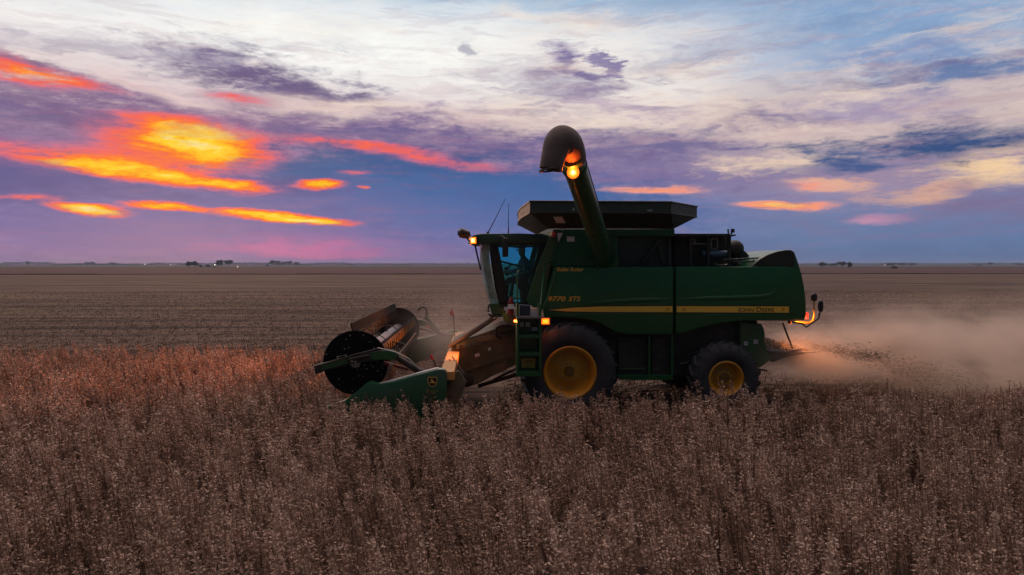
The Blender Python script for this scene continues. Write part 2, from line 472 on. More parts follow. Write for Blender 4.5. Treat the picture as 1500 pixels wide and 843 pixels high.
class MB:
    def __init__(s):
        s.bm = bmesh.new()
        s.mats = []

    def poly(s, pts):
        try:
            return s.bm.faces.new([s.bm.verts.new(p) for p in pts])
        except ValueError:
            return None

    def prism(s, prof, y0, y1, Yref=None, taper=None):
        """profile in photo pixels at depth Yref (or in metres x,z when Yref is None) extruded from y0 to y1"""
        if Yref is not None:
            prof = [((p := P(a, b, Yref)).x, p.z) for a, b in prof]
        a = [s.bm.verts.new((x, y0, z)) for x, z in prof]
        b = [s.bm.verts.new((x, y1, z)) for x, z in prof]
        n = len(prof)
        s.bm.faces.new(a)
        s.bm.faces.new(b[::-1])
        for i in range(n):
            j = (i + 1) % n
            s.bm.faces.new([a[j], a[i], b[i], b[j]])
        return s

    def box(s, c, size, rot=None):
        c = Vector(c)
        h = Vector(size) / 2
        M = rot.to_matrix() if isinstance(rot, Euler) else (rot or Matrix.Identity(3))
        vs = [s.bm.verts.new(c + M @ Vector((h.x * i, h.y * j, h.z * k))) for i in (-1, 1) for j in (-1, 1) for k in (-1, 1)]
        for f in ((0, 1, 3, 2), (4, 6, 7, 5), (0, 4, 5, 1), (2, 3, 7, 6), (0, 2, 6, 4), (1, 5, 7, 3)):
            s.bm.faces.new([vs[i] for i in f])
        return s

    def boxx(s, x0, x1, y0, y1, z0, z1):
        return s.box(((x0 + x1) / 2, (y0 + y1) / 2, (z0 + z1) / 2), (abs(x1 - x0), abs(y1 - y0), abs(z1 - z0)))

    def tube(s, pts, r, seg=12, caps=True, rx=1.0):
        pts = [Vector(p) for p in pts]
        if not isinstance(r, (list, tuple)):
            r = [r] * len(pts)
        rings = []
        up = None
        for i, p in enumerate(pts):
            if i == 0:
                t = pts[1] - p
            elif i == len(pts) - 1:
                t = p - pts[i - 1]
            else:
                t = (pts[i + 1] - p).normalized() + (p - pts[i - 1]).normalized()
            t.normalize()
            if up is None:
                up = Vector((0, 0, 1)) if abs(t.z) < 0.9 else Vector((1, 0, 0))
                up = (up - t * up.dot(t)).normalized()
            else:
                up = (up - t * up.dot(t)).normalized()
            sd_ = t.cross(up)
            rings.append([s.bm.verts.new(p + (up * math.cos(2 * PI * k / seg) + sd_ * math.sin(2 * PI * k / seg) * rx) * r[i])
                          for k in range(seg)])
        for a, b in zip(rings, rings[1:]):
            for k in range(seg):
                j = (k + 1) % seg
                s.bm.faces.new([a[k], a[j], b[j], b[k]])
        if caps:
            s.bm.faces.new(rings[0][::-1])
            s.bm.faces.new(rings[-1])
        return s

    def lathe(s, cx, cz, prof, seg=48):
        """revolve (radius, y) about the Y axis through (cx, cz)"""
        rings = []
        for r, y in prof:
            rings.append([s.bm.verts.new((cx + r * math.cos(2 * PI * k / seg), y, cz + r * math.sin(2 * PI * k / seg))) for k in range(seg)])
        for a, b in zip(rings, rings[1:]):
            for k in range(seg):
                j = (k + 1) % seg
                s.bm.faces.new([a[k], a[j], b[j], b[k]])
        return s

    def build(s, name, mat, parent=None, bevel=0.0, smooth=False, origin=None):
        bm = s.bm
        if name in SPLIT:
            seen = set()
            groups = []
            for v in bm.verts:
                if v in seen:
                    continue
                stack, isl = [v], []
                seen.add(v)
                while stack:
                    u = stack.pop()
                    isl.append(u)
                    for e in u.link_edges:
                        w_ = e.other_vert(u)
                        if w_ not in seen:
                            seen.add(w_)
                            stack.append(w_)
                groups.append(isl)
            if len(groups) > 1:
                out = None
                for isl in groups:
                    q_ = MB()
                    mp_ = {u: q_.bm.verts.new(u.co) for u in isl}
                    for f in {f for u in isl for f in u.link_faces}:
                        q_.bm.faces.new([mp_[u] for u in f.verts])
                    SPLIT.discard(name)
                    out = q_.build(name, mat, parent, bevel, smooth, origin)
                    SPLIT.add(name)
                bm.free()
                return out
        bmesh.ops.recalc_face_normals(bm, faces=bm.faces)
        if bevel > 0:
            eds = [e for e in bm.edges if len(e.link_faces) == 2 and e.calc_face_angle(0) > 0.5]
            bmesh.ops.bevel(bm, geom=eds, offset=bevel, segments=2, profile=0.6, affect='EDGES', clamp_overlap=True)
        org = Vector((0, 0, 0))
        if parent is not None:
            org = Vector(parent.get('_org', (0, 0, 0)))
        elif origin is not None:
            org = Vector(origin)
        if org.length > 0:
            bmesh.ops.translate(bm, verts=bm.verts, vec=-org)
        me = bpy.data.meshes.new(name)
        bm.to_mesh(me)
        bm.free()
        me.materials.append(mat)
        if smooth:
            for p in me.polygons:
                p.use_smooth = True
            try:
                me.set_sharp_from_angle(angle=R(38))
            except Exception:
                pass
        o = bpy.data.objects.new(name, me)
        COL.objects.link(o)
        if parent is not None:
            o.parent = parent
            o['_org'] = tuple(org)
        else:
            o.location = org
            o['_org'] = tuple(org)
        return o


def tag(o, label=None, cat=None, group=None, kind=None):
    if label:
        o['label'] = label
    if cat:
        o['category'] = cat
    if group:
        o['group'] = group
    if kind:
        o['kind'] = kind
    return o


def empty(name, loc):
    o = bpy.data.objects.new(name, None)
    COL.objects.link(o)
    o.location = loc
    o['_org'] = tuple(loc)
    return o


def gz(x, y):
    """height of the ground: nearly level, a slight rise behind the machine"""
    t = min(1, max(0, (x - 2.0) / 3.0))
    t = t * t * (3 - 2 * t)
    f = min(1, max(0, (y - 9) / 5.0)) * min(1, max(0, (30 - y) / 8.0))
    return 0.06 * t * f


# ---------------------------------------------------------------- ground
def ground():
    xs = [-6000, -2500, -1000, -400, -150, -70] + [x for x in range(-30, 41, 2)] + [80, 160, 400, 1000, 2500, 6000]
    ys = [-300, -100, -30] + [y for y in range(-10, 42, 2)] + [60, 100, 180, 400, 1000, 2500, 8500]
    vs = [(x, y, gz(x, y)) for y in ys for x in xs]
    nx = len(xs)
    fs = [(j * nx + i, j * nx + i + 1, (j + 1) * nx + i + 1, (j + 1) * nx + i) for j in range(len(ys) - 1) for i in range(nx - 1)]
    me = bpy.data.meshes.new('ground')
    me.from_pydata(vs, [], fs)
    m = bpy.data.materials.new('field_soil_and_stubble')
    m.use_nodes = True
    N = NT(m.node_tree)
    b = N.n['Principled BSDF']
    oc = N.node('ShaderNodeTexCoord').outputs['Object']
    sp = N.node('ShaderNodeSeparateXYZ')
    N.put(sp.inputs[0], oc)
    x, y, z = sp.outputs
    # rows of cut straw run with the machine's travel
    rowN = N.noise(N.vmath('MULTIPLY', oc, (0.07, 1.3, 1)), 1.0, 5, 0.65)
    bandN = N.noise(N.vmath('MULTIPLY', oc, (0.006, 0.16, 1)), 1.0, 4, 0.6)
    farN = N.noise(N.vmath('MULTIPLY', oc, (0.0016, 0.022, 1)), 1.0, 4, 0.6)
    clod = N.noise(oc, 5.0, 6, 0.7)
    c = N.ramp(rowN.outputs['Fac'], [(0.36, (0.040, 0.025, 0.022, 1)), (0.46, (0.125, 0.080, 0.060, 1)), (0.68, (0.21, 0.145, 0.105, 1))])
    c = N.mix(N.rng(bandN.outputs['Fac'], 0.42, 0.62, 0.0, 0.6), c, (0.10, 0.064, 0.05, 1))
    c = N.mix(N.rng(clod.outputs['Fac'], 0.45, 0.62, 0.0, 0.4), c, (0.055, 0.036, 0.03, 1))
    c = N.mix(N.rng(farN.outputs['Fac'], 0.45, 0.6, 0.0, 0.45), c, (0.17, 0.105, 0.08, 1))
    # other fields beyond the track, each with its own cover
    frw = N.noise(N.vmath('MULTIPLY', N.vmath('ADD', oc, N.vmath('MULTIPLY', N.noise(oc, .08, 2).outputs['Color'], (0, 3.0, 0))), (0.018, 0.55, 1)), 1.0, 3, 0.7)
    c = N.mix(N.rng(frw.outputs['Fac'], 0.52, 0.60, 0.0, 0.9), c, (0.030, 0.020, 0.019, 1))
    fr2 = N.noise(N.vmath('MULTIPLY', oc, (0.006, 0.19, 1)), 1.0, 4, 0.75)
    c = N.mix(N.rng(fr2.outputs['Fac'], 0.53, 0.60, 0.0, 0.7), c, (0.045, 0.028, 0.025, 1))
    pat = N.noise(N.vmath('MULTIPLY', oc, (0.03, 0.05, 1)), 1.0, 3, 0.6)
    c = N.mix(N.rng(pat.outputs['Fac'], 0.5, 0.66, 0.0, 0.45), c, (0.17, 0.125, 0.075, 1))
    c = N.mix(N.rng(y, 232, 236, 0, 1), c, (0.085, 0.044, 0.040, 1))
    c = N.mix(N.rng(y, 560, 590, 0, 0.9), c, (0.05, 0.035, 0.030, 1))
    c = N.mix(N.rng(y, 900, 930, 0, 0.9), c, (0.08, 0.046, 0.042, 1))
    N.put(b.inputs['Base Color'], c)
    b.inputs['Roughness'].default_value = 0.95
    b.inputs['Specular IOR Level'].default_value = 0.1
    bp = N.node('ShaderNodeBump')
    bp.inputs['Strength'].default_value = 0.8
    bp.inputs['Distance'].default_value = 0.06
    N.put(bp.inputs['Height'], N.math('ADD', rowN.outputs['Fac'], clod.outputs['Fac']))
    N.put(b.inputs['Normal'], bp.outputs[0])
    me.materials.append(m)
    for p in me.polygons:
        p.use_smooth = True
    o = bpy.data.objects.new('ground', me)
    COL.objects.link(o)
    o['kind'] = 'structure'


ground()
bnk = MB()
prev = None
for i in range(60):
    x = -260 + i * 11
    h = 0.16 + 0.14 * random.random()
    bnk.prism([(x, -0.1), (x + 11, -0.1), (x + 11, h), (x, h)], 234 + random.uniform(-.4, .4), 236.5)
o = bnk.build('field_edge', material('dark_grass_verge', (0.022, 0.017, 0.014, 1), 0.95, scale=.5, var=.4))
o['kind'] = 'structure'


# ---------------------------------------------------------------- bulk quads (crop, straw): one numpy mesh each
def bulk(name, V, tint, mat, label, cat):
    """V: (n,4,3) quads, tint: (n,) per-quad value stored as an attribute"""
    n = len(V)
    me = bpy.data.meshes.new(name)
    me.vertices.add(n * 4)
    me.loops.add(n * 4)
    me.polygons.add(n)
    me.vertices.foreach_set('co', V.reshape(-1).astype(np.float32))
    me.loops.foreach_set('vertex_index', np.arange(n * 4, dtype=np.int32))
    me.polygons.foreach_set('loop_start', np.arange(0, n * 4, 4, dtype=np.int32))
    at = me.attributes.new('tint', 'FLOAT', 'FACE')
    at.data.foreach_set('value', tint.astype(np.float32))
    me.update(calc_edges=True)
    me.materials.append(mat)
    o = bpy.data.objects.new(name, me)
    COL.objects.link(o)
    tag(o, label, cat, kind='stuff')
    return o


def straw_mat(name, stops, rough=0.85, trans=0.2):
    m = bpy.data.materials.new(name)
    m.use_nodes = True
    N = NT(m.node_tree)
    b = N.n['Principled BSDF']
    at = N.node('ShaderNodeAttribute', attribute_name='tint')
    N.put(b.inputs['Base Color'], N.ramp(at.outputs['Fac'], stops))
    b.inputs['Roughness'].default_value = rough
    b.inputs['Specular IOR Level'].default_value = 0.05
    tr = N.node('ShaderNodeBsdfTranslucent')
    N.l.new(b.inputs['Base Color'].links[0].from_socket, tr.inputs[0])
    mx = N.node('ShaderNodeMixShader')
    mx.inputs[0].default_value = trans
    N.l.new(b.outputs[0], mx.inputs[1])
    N.l.new(tr.outputs[0], mx.inputs[2])
    out = [n for n in N.n if n.type == 'OUTPUT_MATERIAL'][0]
    N.l.new(mx.outputs[0], out.inputs['Surface'])
    return m


def ribbon(a, b, w, ax):
    """thin quad from a to b, width w along ax"""
    a = np.array(a)
    b = np.array(b)
    ax = np.array(ax) * w / 2
    return np.stack([a - ax, a + ax, b + ax, b - ax])


def soy_plant(rs, n_br, n_pod, big):
    """one dry plant: upright stems hung with short pods from the knee up"""
    q = []
    t = []
    H = 1.0 + rs.uniform(-.10, .08)
    stems = []
    base_az = rs.uniform(0, 2 * PI)
    top0 = np.array([rs.normal(-.03, .03), rs.normal(0, .03), H])
    stems.append((np.zeros(3), top0))
    for i in range(n_br):
        az = base_az + i * 2.4 + rs.uniform(-.4, .4)
        z0 = rs.uniform(.06, .25)
        rad = rs.uniform(.03, .11)
        st_ = np.array([top0[0] * z0 / H, 0, z0])
        en = np.array([math.cos(az) * rad - .02, math.sin(az) * rad, rs.uniform(.70, 1.0) * H])
        stems.append((st_, en))
    for a, b in stems:
        for ax in ((1, 0, 0), (0, 1, 0)):
            q.append(ribbon(a, b, .008 * big, ax))
            t.append(.45 + rs.uniform(-.15, .1))
    for i in range(n_pod):
        a, b = stems[rs.integers(len(stems))]
        f = rs.uniform(.22, 1.0) ** .7
        p = a + (b - a) * f
        az = rs.uniform(0, 2 * PI)
        ln = rs.uniform(.035, .065) * big * (1.15 - .45 * f)
        w = rs.uniform(.007, .011) * big
        up = rs.uniform(-.5, .8)
        d = np.array([math.cos(az) * 1.5, math.sin(az), up])
        d /= np.linalg.norm(d)
        side = np.cross(d, rs.normal(size=3))
        side /= np.linalg.norm(side) + 1e-6
        e = p + d * ln
        m_ = p + d * ln * .5
        q.append(np.stack([p, m_ + side * w, e, m_ - side * w]))
        t.append(.36 + .30 * f + rs.uniform(-.10, .12))
    return np.stack(q), np.array(t)


def make_crop():
    protos = {0: [soy_plant(RNG, 4, 130, 1.0) for _ in range(12)],
              1: [soy_plant(RNG, 4, 85, 1.25) for _ in range(10)]}
    pts = []
    # rows follow the machine's travel, 0.38 m apart, plants thick in the row
    def region(y0, y1, xf):
        y = y0
        while y < y1:
            xa, xb = xf(y)
            x = xa
            while x < xb:
                # plants stand in tight knots with gaps between them
                x += RNG.uniform(.16, .42)
                ky = y + RNG.normal(0, .06)
                for _ in range(RNG.integers(2, 5)):
                    pts.append((x + RNG.normal(0, .045), ky + RNG.normal(0, .05)))
            y += .36
    region(3.3, 12.45, lambda y: (-.86 * y - 3.0, .80 * y + 4.0))
    region(12.45, 20.2, lambda y: (-.86 * y - 3.0, -2.55 + (RNG.uniform(-.1, .1))))
    Vs, Ts = [], []
    for x, y in pts:
        clump = math.sin(x * 2.1 + math.sin(y * .9) * 1.2) * .5 + math.sin(x * 5.3 + y * .7) * .3
        if RNG.random() < max(0, -clump) * .35:
            continue
        lod = 0 if y < 9.5 else 1
        V, T = protos[lod][RNG.integers(len(protos[lod]))]
        a = RNG.uniform(-.9, .9) + (PI if RNG.random() < .5 else 0)
        s_ = RNG.uniform(.84, 1.08) * (1 + .05 * clump)
        c_, s2 = math.cos(a), math.sin(a)
        Rm = np.array([[c_, -s2, 0], [s2, c_, 0], [0, 0, 1]])
        v = (V @ Rm.T) * s_
        lean = RNG.normal(-.16 if x < 2 else -.16 + .014 * (x - 2), .06)
        v[..., 0] += lean * v[..., 2]
        v = v + np.array([x, y, gz(x, y)])
        Vs.append(v)
        Ts.append(np.clip(T + RNG.normal(0, .15) + .10 * clump, 0, 1))
    V = np.concatenate(Vs)
    T = np.concatenate(Ts)
    m = straw_mat('dry_soybean', [(0.0, (0.12, 0.066, 0.045, 1)), (0.3, (0.26, 0.165, 0.120, 1)),
                                  (0.6, (0.46, 0.315, 0.245, 1)), (1.0, (0.66, 0.50, 0.41, 1))])
    print('crop quads', len(V), 'plants', len(Vs))
    return bulk('soybean_crop', V, T, m, 'ripe brown standing soybean crop filling the foreground', 'crop')


make_crop()


def make_stubble():
    n = 90000
    y = 12.6 + (RNG.random(n) ** 2.2) * 75
    rows = np.round(y / .38) * .38 + RNG.normal(0, .035, n)
    y = np.where(y < 12.7, 12.7, rows)
    x = (RNG.random(n) * 1.75 - .93) * (y + 4) + 1.0
    keep = (y > 20.4) | (x > 0.6)
    x, y = x[keep], y[keep]
    n = len(x)
    h = RNG.uniform(.04, .13, n)
    lie = RNG.random(n) < .6
    az = RNG.uniform(-.6, .6, n)
    dx = np.where(lie, np.cos(az) * RNG.uniform(.08, .3, n), RNG.normal(0, .02, n))
    dy = np.where(lie, np.sin(az) * .15, RNG.normal(0, .02, n))
    h = np.where(lie, RNG.uniform(.01, .05, n), h)
    z0 = np.array([gz(a, b) for a, b in zip(x, y)])
    z0 = z0 + np.where(lie, RNG.uniform(.0, .05, n), 0)
    a = np.stack([x, y, z0], 1)
    b = a + np.stack([dx, dy, h], 1)
    w = RNG.uniform(.006, .014, n)
    side = np.where(lie[:, None], np.array([[0, .7, .7]]), np.array([[1, 0, 0]])) * w[:, None]
    V = np.stack([a - side, a + side, b + side, b - side], 1)
    T = RNG.uniform(0, 1, n)
    m = straw_mat('cut_straw', [(0.0, (0.07, 0.044, 0.034, 1)), (0.5, (0.13, 0.088, 0.064, 1)), (1.0, (0.24, 0.17, 0.12, 1))])
    bulk('stubble', V, T, m, 'short cut stubble and loose straw over the harvested field', 'stubble')


make_stubble()

# ================================================================ combine harvester
YP = 14.6            # plane of the near side panels
YC = 16.3            # centre line of the machine
comb = empty('combine_harvester', (3.9, YC, 0.0))
tag(comb, 'green combine harvester with yellow wheels and raised unloading auger, cutting soybeans', 'combine harvester')


def mirror_y(y):
    return 2 * YC - y


# ---- hull: the dark machinery between the panels
m = MB()
m.prism([(826, 350), (985, 350), (985, 392), (1100, 392), (1168, 396), (1176, 440), (1176, 462), (1110, 470), (1060, 474),
         (1010, 486), (985, 505), (906, 505), (860, 462), (800, 462), (806, 392)], 15.08, 17.6, 14.82)
m.build('body', M_BLK, comb, bevel=.02)
m = MB()
m.prism([(806, 462), (1110, 470), (1112, 500), (1090, 520), (1010, 548), (905, 556), (890, 540), (806, 520)], 15.1, 17.5, 15.1)
m.build('chassis', M_BLKD, comb, bevel=.03)

# ---- side panels (near and far)
front_prof = [(812, 391), (986.5, 391), (986.5, 489.5), (945, 490.5), (918, 490), (902, 487), (890, 480), (878, 473.5), (864, 469),
              (845, 466), (820, 465), (797, 465), (796, 455), (799, 440), (804, 420)]
rear_prof = [(990, 391), (1155, 391), (1162, 393), (1167, 398), (1172, 413), (1175.5, 436), (1177, 468), (1130, 470), (1090, 470),
             (1062, 473), (1035, 478), (1012, 485), (1000, 488.5), (990, 489.5)]


def xz(prof, Y):
    return [(P(a, b, Y).x, P(a, b, Y).z) for a, b in prof]


m = MB(); m.prism(front_prof, YP, YP + .10, YP)
pf = m.build('side_panel', M_GREEN, comb, bevel=.028, smooth=True)
m = MB(); m.prism(rear_prof, YP, YP + .10, YP)
pr = m.build('side_panel', M_GREEN, comb, bevel=.028, smooth=True)
m = MB(); m.prism(xz(front_prof, YP), 18.0, 17.9)
m.build('side_panel', M_GREEN, comb, bevel=.028, smooth=True)
m = MB(); m.prism(xz(rear_prof, YP), 18.0, 17.9)
m.build('side_panel', M_GREEN, comb, bevel=.028, smooth=True)


def crease(pts, r, par, rx=.35):
    """raised pressed rib on a panel"""
    mm = MB()
    pp = [P(a, b, YP) + Vector((0, .004, 0)) for a, b in pts]
    n = len(pp)
    mm.tube(pp, [r * (.25 if i in (0, n - 1) else 1) for i in range(n)], 10)
    for v in mm.bm.verts:
        v.co.y = YP + .004 + (v.co.y - YP - .004) * rx
    return mm.build('pressed_rib', M_GREEN, par, smooth=True)


crease([(850, 446), (880, 443.5), (920, 441), (960, 439.5), (983, 438.8)], .050, pf)
crease([(993, 438.5), (1040, 437.5), (1090, 436.5), (1120, 435), (1134, 430.5), (1137, 420)], .050, pr)
crease([(802, 462.2), (850, 461.4), (920, 461.2), (983, 461.2)], .026, pf)
crease([(993, 461.2), (1060, 461.4), (1155, 462)], .026, pr)
crease([(818, 394), (900, 393.6), (983, 393.6)], .018, pf)
crease([(993, 393.6), (1080, 393.6), (1152, 394)], .018, pr)
crease([(817, 396), (812, 410), (805, 432), (800, 450)], .026, pf)

# stripe: black edging under yellow band, with lettering
m = MB()
m.prism([(800, 454.5), (870, 447.8), (985, 447.4), (985, 459.6), (870, 459.4), (806, 457)], YP - .004, YP - .001, YP)
m.build('stripe_edging', M_BLKDEC, pf)
m = MB()
m.prism([(803, 454.6), (845, 450.8), (880, 449.2), (985, 448.8), (985, 457.6), (880, 457.4), (830, 456.4)], YP - .008, YP - .004, YP)
m.build('yellow_stripe', M_DECAL, pf)
m = MB()
m.prism([(991, 447.4), (1157, 447.8), (1157, 460), (991, 459.6)], YP - .004, YP - .001, YP)
m.build('stripe_edging', M_BLKDEC, pr)
m = MB()
m.prism([(991, 448.8), (1155.6, 449.2), (1155.6, 458.4), (991, 457.7)], YP - .008, YP - .004, YP)
m.build('yellow_stripe', M_DECAL, pr)


def text(body, px0, py0, px1, h_px, Y, mat, par, name='lettering', shear=0.0, off=0.0, smallcaps=False):
    cu = bpy.data.curves.new(name, 'FONT')
    cu.body = body
    cu.size = 1.0
    cu.shear = shear
    cu.offset = off
    cu.extrude = 0.0015
    if smallcaps:
        cu.small_caps_scale = .78
        for i, ch in enumerate(body):
            if ch.islower():
                cu.body_format[i].use_small_caps = True
    to = bpy.data.objects.new('t', cu)
    COL.objects.link(to)
    bpy.context.view_layer.update()
    me = bpy.data.meshes.new_from_object(to.evaluated_get(bpy.context.evaluated_depsgraph_get()))
    bpy.data.objects.remove(to)
    xs = [v.co.x for v in me.vertices]
    zs = [v.co.y for v in me.vertices]
    x0, x1 = min(xs), max(xs)
    a = P(px0, py0, Y)
    b = P(px1, py0, Y)
    top_ = P(px0, py0 - h_px, Y)
    fx = (b.x - a.x) / (x1 - x0)
    cap = 0.70
    fz = (top_.z - a.z) / cap
    org = Vector(par['_org'])
    for v in me.vertices:
        X = a.x + (v.co.x - x0) * fx
        Z = a.z + v.co.y * fz
        v.co = Vector((X, Y + v.co.z, Z)) - org
    me.name = name
    me.materials.clear()
    me.materials.append(mat)
    o = bpy.data.objects.new(name, me)
    COL.objects.link(o)
    o.parent = par
    o['_org'] = tuple(org)
    return o


text('9770', 803, 441.2, 828.5, 6.6, YP - .004, M_DECAL, pf, shear=.25, off=.012)
text('STS', 833, 441.2, 850.5, 6.6, YP - .004, M_DECAL, pf, shear=.25, off=.012)
text('Bullet Rotor', 815, 397.6, 855, 5.6, YP - .004, M_DECAL, pf, shear=.25, off=.012)
text('John Deere', 1080.5, 457.0, 1134, 6.6, YP - .011, M_BLKDEC, pr, smallcaps=True, off=.006)
for cx in (978, 1002, 1147):      # catches
    m = MB()
    pc = P(cx, 453, YP)
    m.tube([pc + Vector((0, -.004, 0)), pc + Vector((0, -.022, 0))], [.035, .03], 16)
    m.build('panel_catch', M_YEL, pr if cx > 988 else pf, smooth=True)

# ---- grain tank body and the sloped front corner
m = MB()
m.prism([(824, 345), (905, 345), (905, 391), (808, 391), (813, 370)], 14.86, 17.74, 14.86)
m.build('grain_tank', M_GREEN, comb, bevel=.02)
m = MB()
m.prism([(903.5, 345), (984, 345), (984, 391), (903.5, 391)], 15.0, 17.7, 15.0)
m.build('tank_side', M_TANK, comb, bevel=.01)
m = MB()
m.prism([(811, 335.6), (988.5, 335.6), (988.5, 346), (806, 346)], 14.8, 17.8, 14.8)
m.build('tank_rim', M_GREEN, comb, bevel=.015)
# folded struts inside the opening
for a, b, r_ in (((965, 352), (942, 385), .05), ((972, 386), (961, 352), .035), ((905, 350), (905, 390), .03), ((980, 348), (980, 390), .03)):
    m = MB(); m.tube([P(*a, 14.93), P(*b, 14.93)], r_, 8)
    m.build('tank_strut', M_TANK, comb, smooth=True)

# green corner between cab and tank
m = MB()
m.prism([(806, 346), (826, 346), (812, 372), (806, 392), (797, 455), (775, 447), (771, 441), (787, 392)], 14.95, 15.06, 14.95)
cn = m.build('corner_panel', M_GREEN2, comb, bevel=.012)
m = MB()
m.prism([(816, 341.5), (824.5, 341.5), (818, 355)], 14.70, 14.72, 14.7)
m.build('reflector_plate', M_WHITE, cn)
m = MB()
pc = P(811, 343.5, 14.75)
m.tube([pc + Vector((0, 0, -.05)), pc + Vector((0, 0, .06))], [.05, .045], 14)
m.build('red_lamp', M_RED, cn, smooth=True)
m = MB()
m.prism([(830.5, 347), (841.5, 347), (841.5, 354.4), (830.5, 354.4)], 14.845, 14.858, 14.86)
m.build('sticker', M_WHITE, comb)
m = MB()
m.prism([(822.5, 335), (826, 335), (826, 338), (822.5, 338)], 14.78, 14.797, 14.8)
m.build('sticker', M_WHITE, comb)

# ---- flared hopper extension on top
def hopper():
    zt, zb = 4.60, 4.37
    top_ = [(1.05, 14.1), (.97, 15.6), (.97, 17.0), (1.05, 18.5), (4.0, 18.5), (4.9, 17.4), (4.9, 15.2), (4.0, 14.1)]
    bx0, bx1 = P(803, 336, 14.7).x, P(989.5, 336, 14.7).x
    bot = [(bx0 + .02, 14.8), (bx0, 15.6), (bx0, 17.0), (bx0 + .02, 17.85), (bx1 - .02, 17.85), (bx1, 17.4), (bx1, 15.2), (bx1 - .02, 14.8)]
    zf = 4.08
    mm = MB()
    bm = mm.bm
    def ring(pts, z, inset=0):
        cx = sum(p[0] for p in pts) / 8
        cy = sum(p[1] for p in pts) / 8
        out = []
        for x, y in pts:
            dx, dy = x - cx, y - cy
            L = math.hypot(dx, dy)
            out.append(bm.verts.new((x - dx / L * inset, y - dy / L * inset, z)))
        return out
    rings = [ring(bot, zf), ring(top_, zb), ring(top_, zt), ring(top_, zt, .05), ring(top_, zb + .01, .05), ring(bot, zf + .03, .04)]
    for a, b in zip(rings, rings[1:]):
        for k in range(8):
            j = (k + 1) % 8
            bm.faces.new([a[k], a[j], b[j], b[k]])
    h = mm.build('hopper_extension', M_TANK, comb, bevel=.006)
    # lighter frame strip round the rim, corner straps, a small window
    mm = MB()
    for k in range(8):
        j = (k + 1) % 8
        a, b = top_[k], top_[j]
        mm.tube([(a[0], a[1], zt + .005), (b[0], b[1], zt + .005)], .022, 6)
        mm.tube([(a[0], a[1], zb), (b[0], b[1], zb)], .014, 6)
    mm.build('rim_rail', M_BLK, h)
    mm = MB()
    # opaque white window in the sloping near face; sky light painted as its white
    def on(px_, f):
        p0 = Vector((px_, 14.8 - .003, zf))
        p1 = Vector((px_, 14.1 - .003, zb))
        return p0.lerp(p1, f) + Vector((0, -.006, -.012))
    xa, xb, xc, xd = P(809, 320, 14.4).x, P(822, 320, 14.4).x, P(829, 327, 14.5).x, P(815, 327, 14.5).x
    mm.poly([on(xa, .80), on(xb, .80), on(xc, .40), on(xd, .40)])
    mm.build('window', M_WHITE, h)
    mm = MB()
    for px_, py_ in ((840, 307), (952, 308.5)):
        q = P(px_, py_, 14.09)
        mm.box(q, (.10 if px_ > 900 else .03, .015, .03 if px_ > 900 else .06))
    mm.build('latch', M_STEEL, h)
    mm = MB()
    for x_ in (1.9, 2.6, 3.3):
        mm.tube([(x_, 14.78, 4.1), (x_, 14.12, 4.36)], .016, 6)
    mm.build('brace', M_BLK, h)


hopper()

# ---- unloading auger
a0, a1 = P(888, 384, 14.86), P(836, 228, 10.15)
ax = (a1 - a0).normalized()
m = MB()
m.tube([a0, a0.lerp(a1, .5), a1], [.195, .19, .185], 32)
m.build('unloading_auger', material('auger_green', (0.012, 0.085, 0.032, 1), .36, dirt=.35, coat=.3, scale=1.5, dirtcol=(.06, .05, .045, 1)), comb, smooth=True)
m = MB()
for f in (.05, .93):
    m = MB()
    q = a0.lerp(a1, f)
    m.tube([q - ax * .03, q + ax * .03], .205, 28)
    m.build('auger_collar', M_GREEN, comb, smooth=True)
m = MB()
m.tube([a0 + Vector((-.05, .15, -.05)), a0 + Vector((0, -.05, .02)), a0 + ax * .12], [.26, .27, .215], 24)
m.build('auger_elbow', M_GREEN2, comb, smooth=True)
m = MB()   # long hydraulic pipe and weld seam along the tube
sdv = ax.cross(Vector((0, 1, 0))).normalized()
m.tube([a0.lerp(a1, .05) + Vector((.17, -.08, .08)), a0.lerp(a1, .93) + Vector((.16, -.08, .08))], .013, 8)
m.build('auger_pipe', M_BLKD, comb)
# spout boot
b0 = P(836, 226, 10.15)
pth = [P(840, 234, 10.3), P(836.5, 220, 10.15), P(831, 210, 10.0), P(823, 206.5, 9.9), P(816.5, 213, 9.85), P(812, 226, 9.82), P(809, 238, 9.8), P(806.8, 249, 9.8)]
m = MB()
def spline(pts, rs, n=5):
    out, ro = [], []
    for i in range(len(pts) - 1):
        p0, p1, p2, p3 = pts[max(0, i - 1)], pts[i], pts[i + 1], pts[min(len(pts) - 1, i + 2)]
        for k in range(n):
            t = k / n
            out.append(.5 * ((2 * p1) + (p2 - p0) * t + (2 * p0 - 5 * p1 + 4 * p2 - p3) * t * t + (3 * p1 - p0 - 3 * p2 + p3) * t ** 3))
            ro.append(rs[i] + (rs[i + 1] - rs[i]) * t)
    return out + [pts[-1]], ro + [rs[-1]]


sp_p, sp_r = spline(pth, [.195, .205, .215, .222, .205, .182, .172, .165])
m.tube(sp_p, sp_r, 40, caps=False)
sp_ = m.build('auger_spout', M_BOOT, comb, smooth=True)
sol = sp_.modifiers.new('thick', 'SOLIDIFY'); sol.thickness = .02
m = MB()
m.tube([pth[-1] + Vector((0, 0, .012)), pth[-1] + Vector((.003, 0, -.012))], .172, 32, caps=False)
rg = m.build('spout_rim', M_BLKD, sp_, smooth=True)
sol = rg.modifiers.new('thick', 'SOLIDIFY'); sol.thickness = .02
m = MB()
m.tube([P(846.5, 206, 10.0), P(850.5, 216, 10.0)], .03, 8)
m.build('clamp', M_BLKD, sp_)


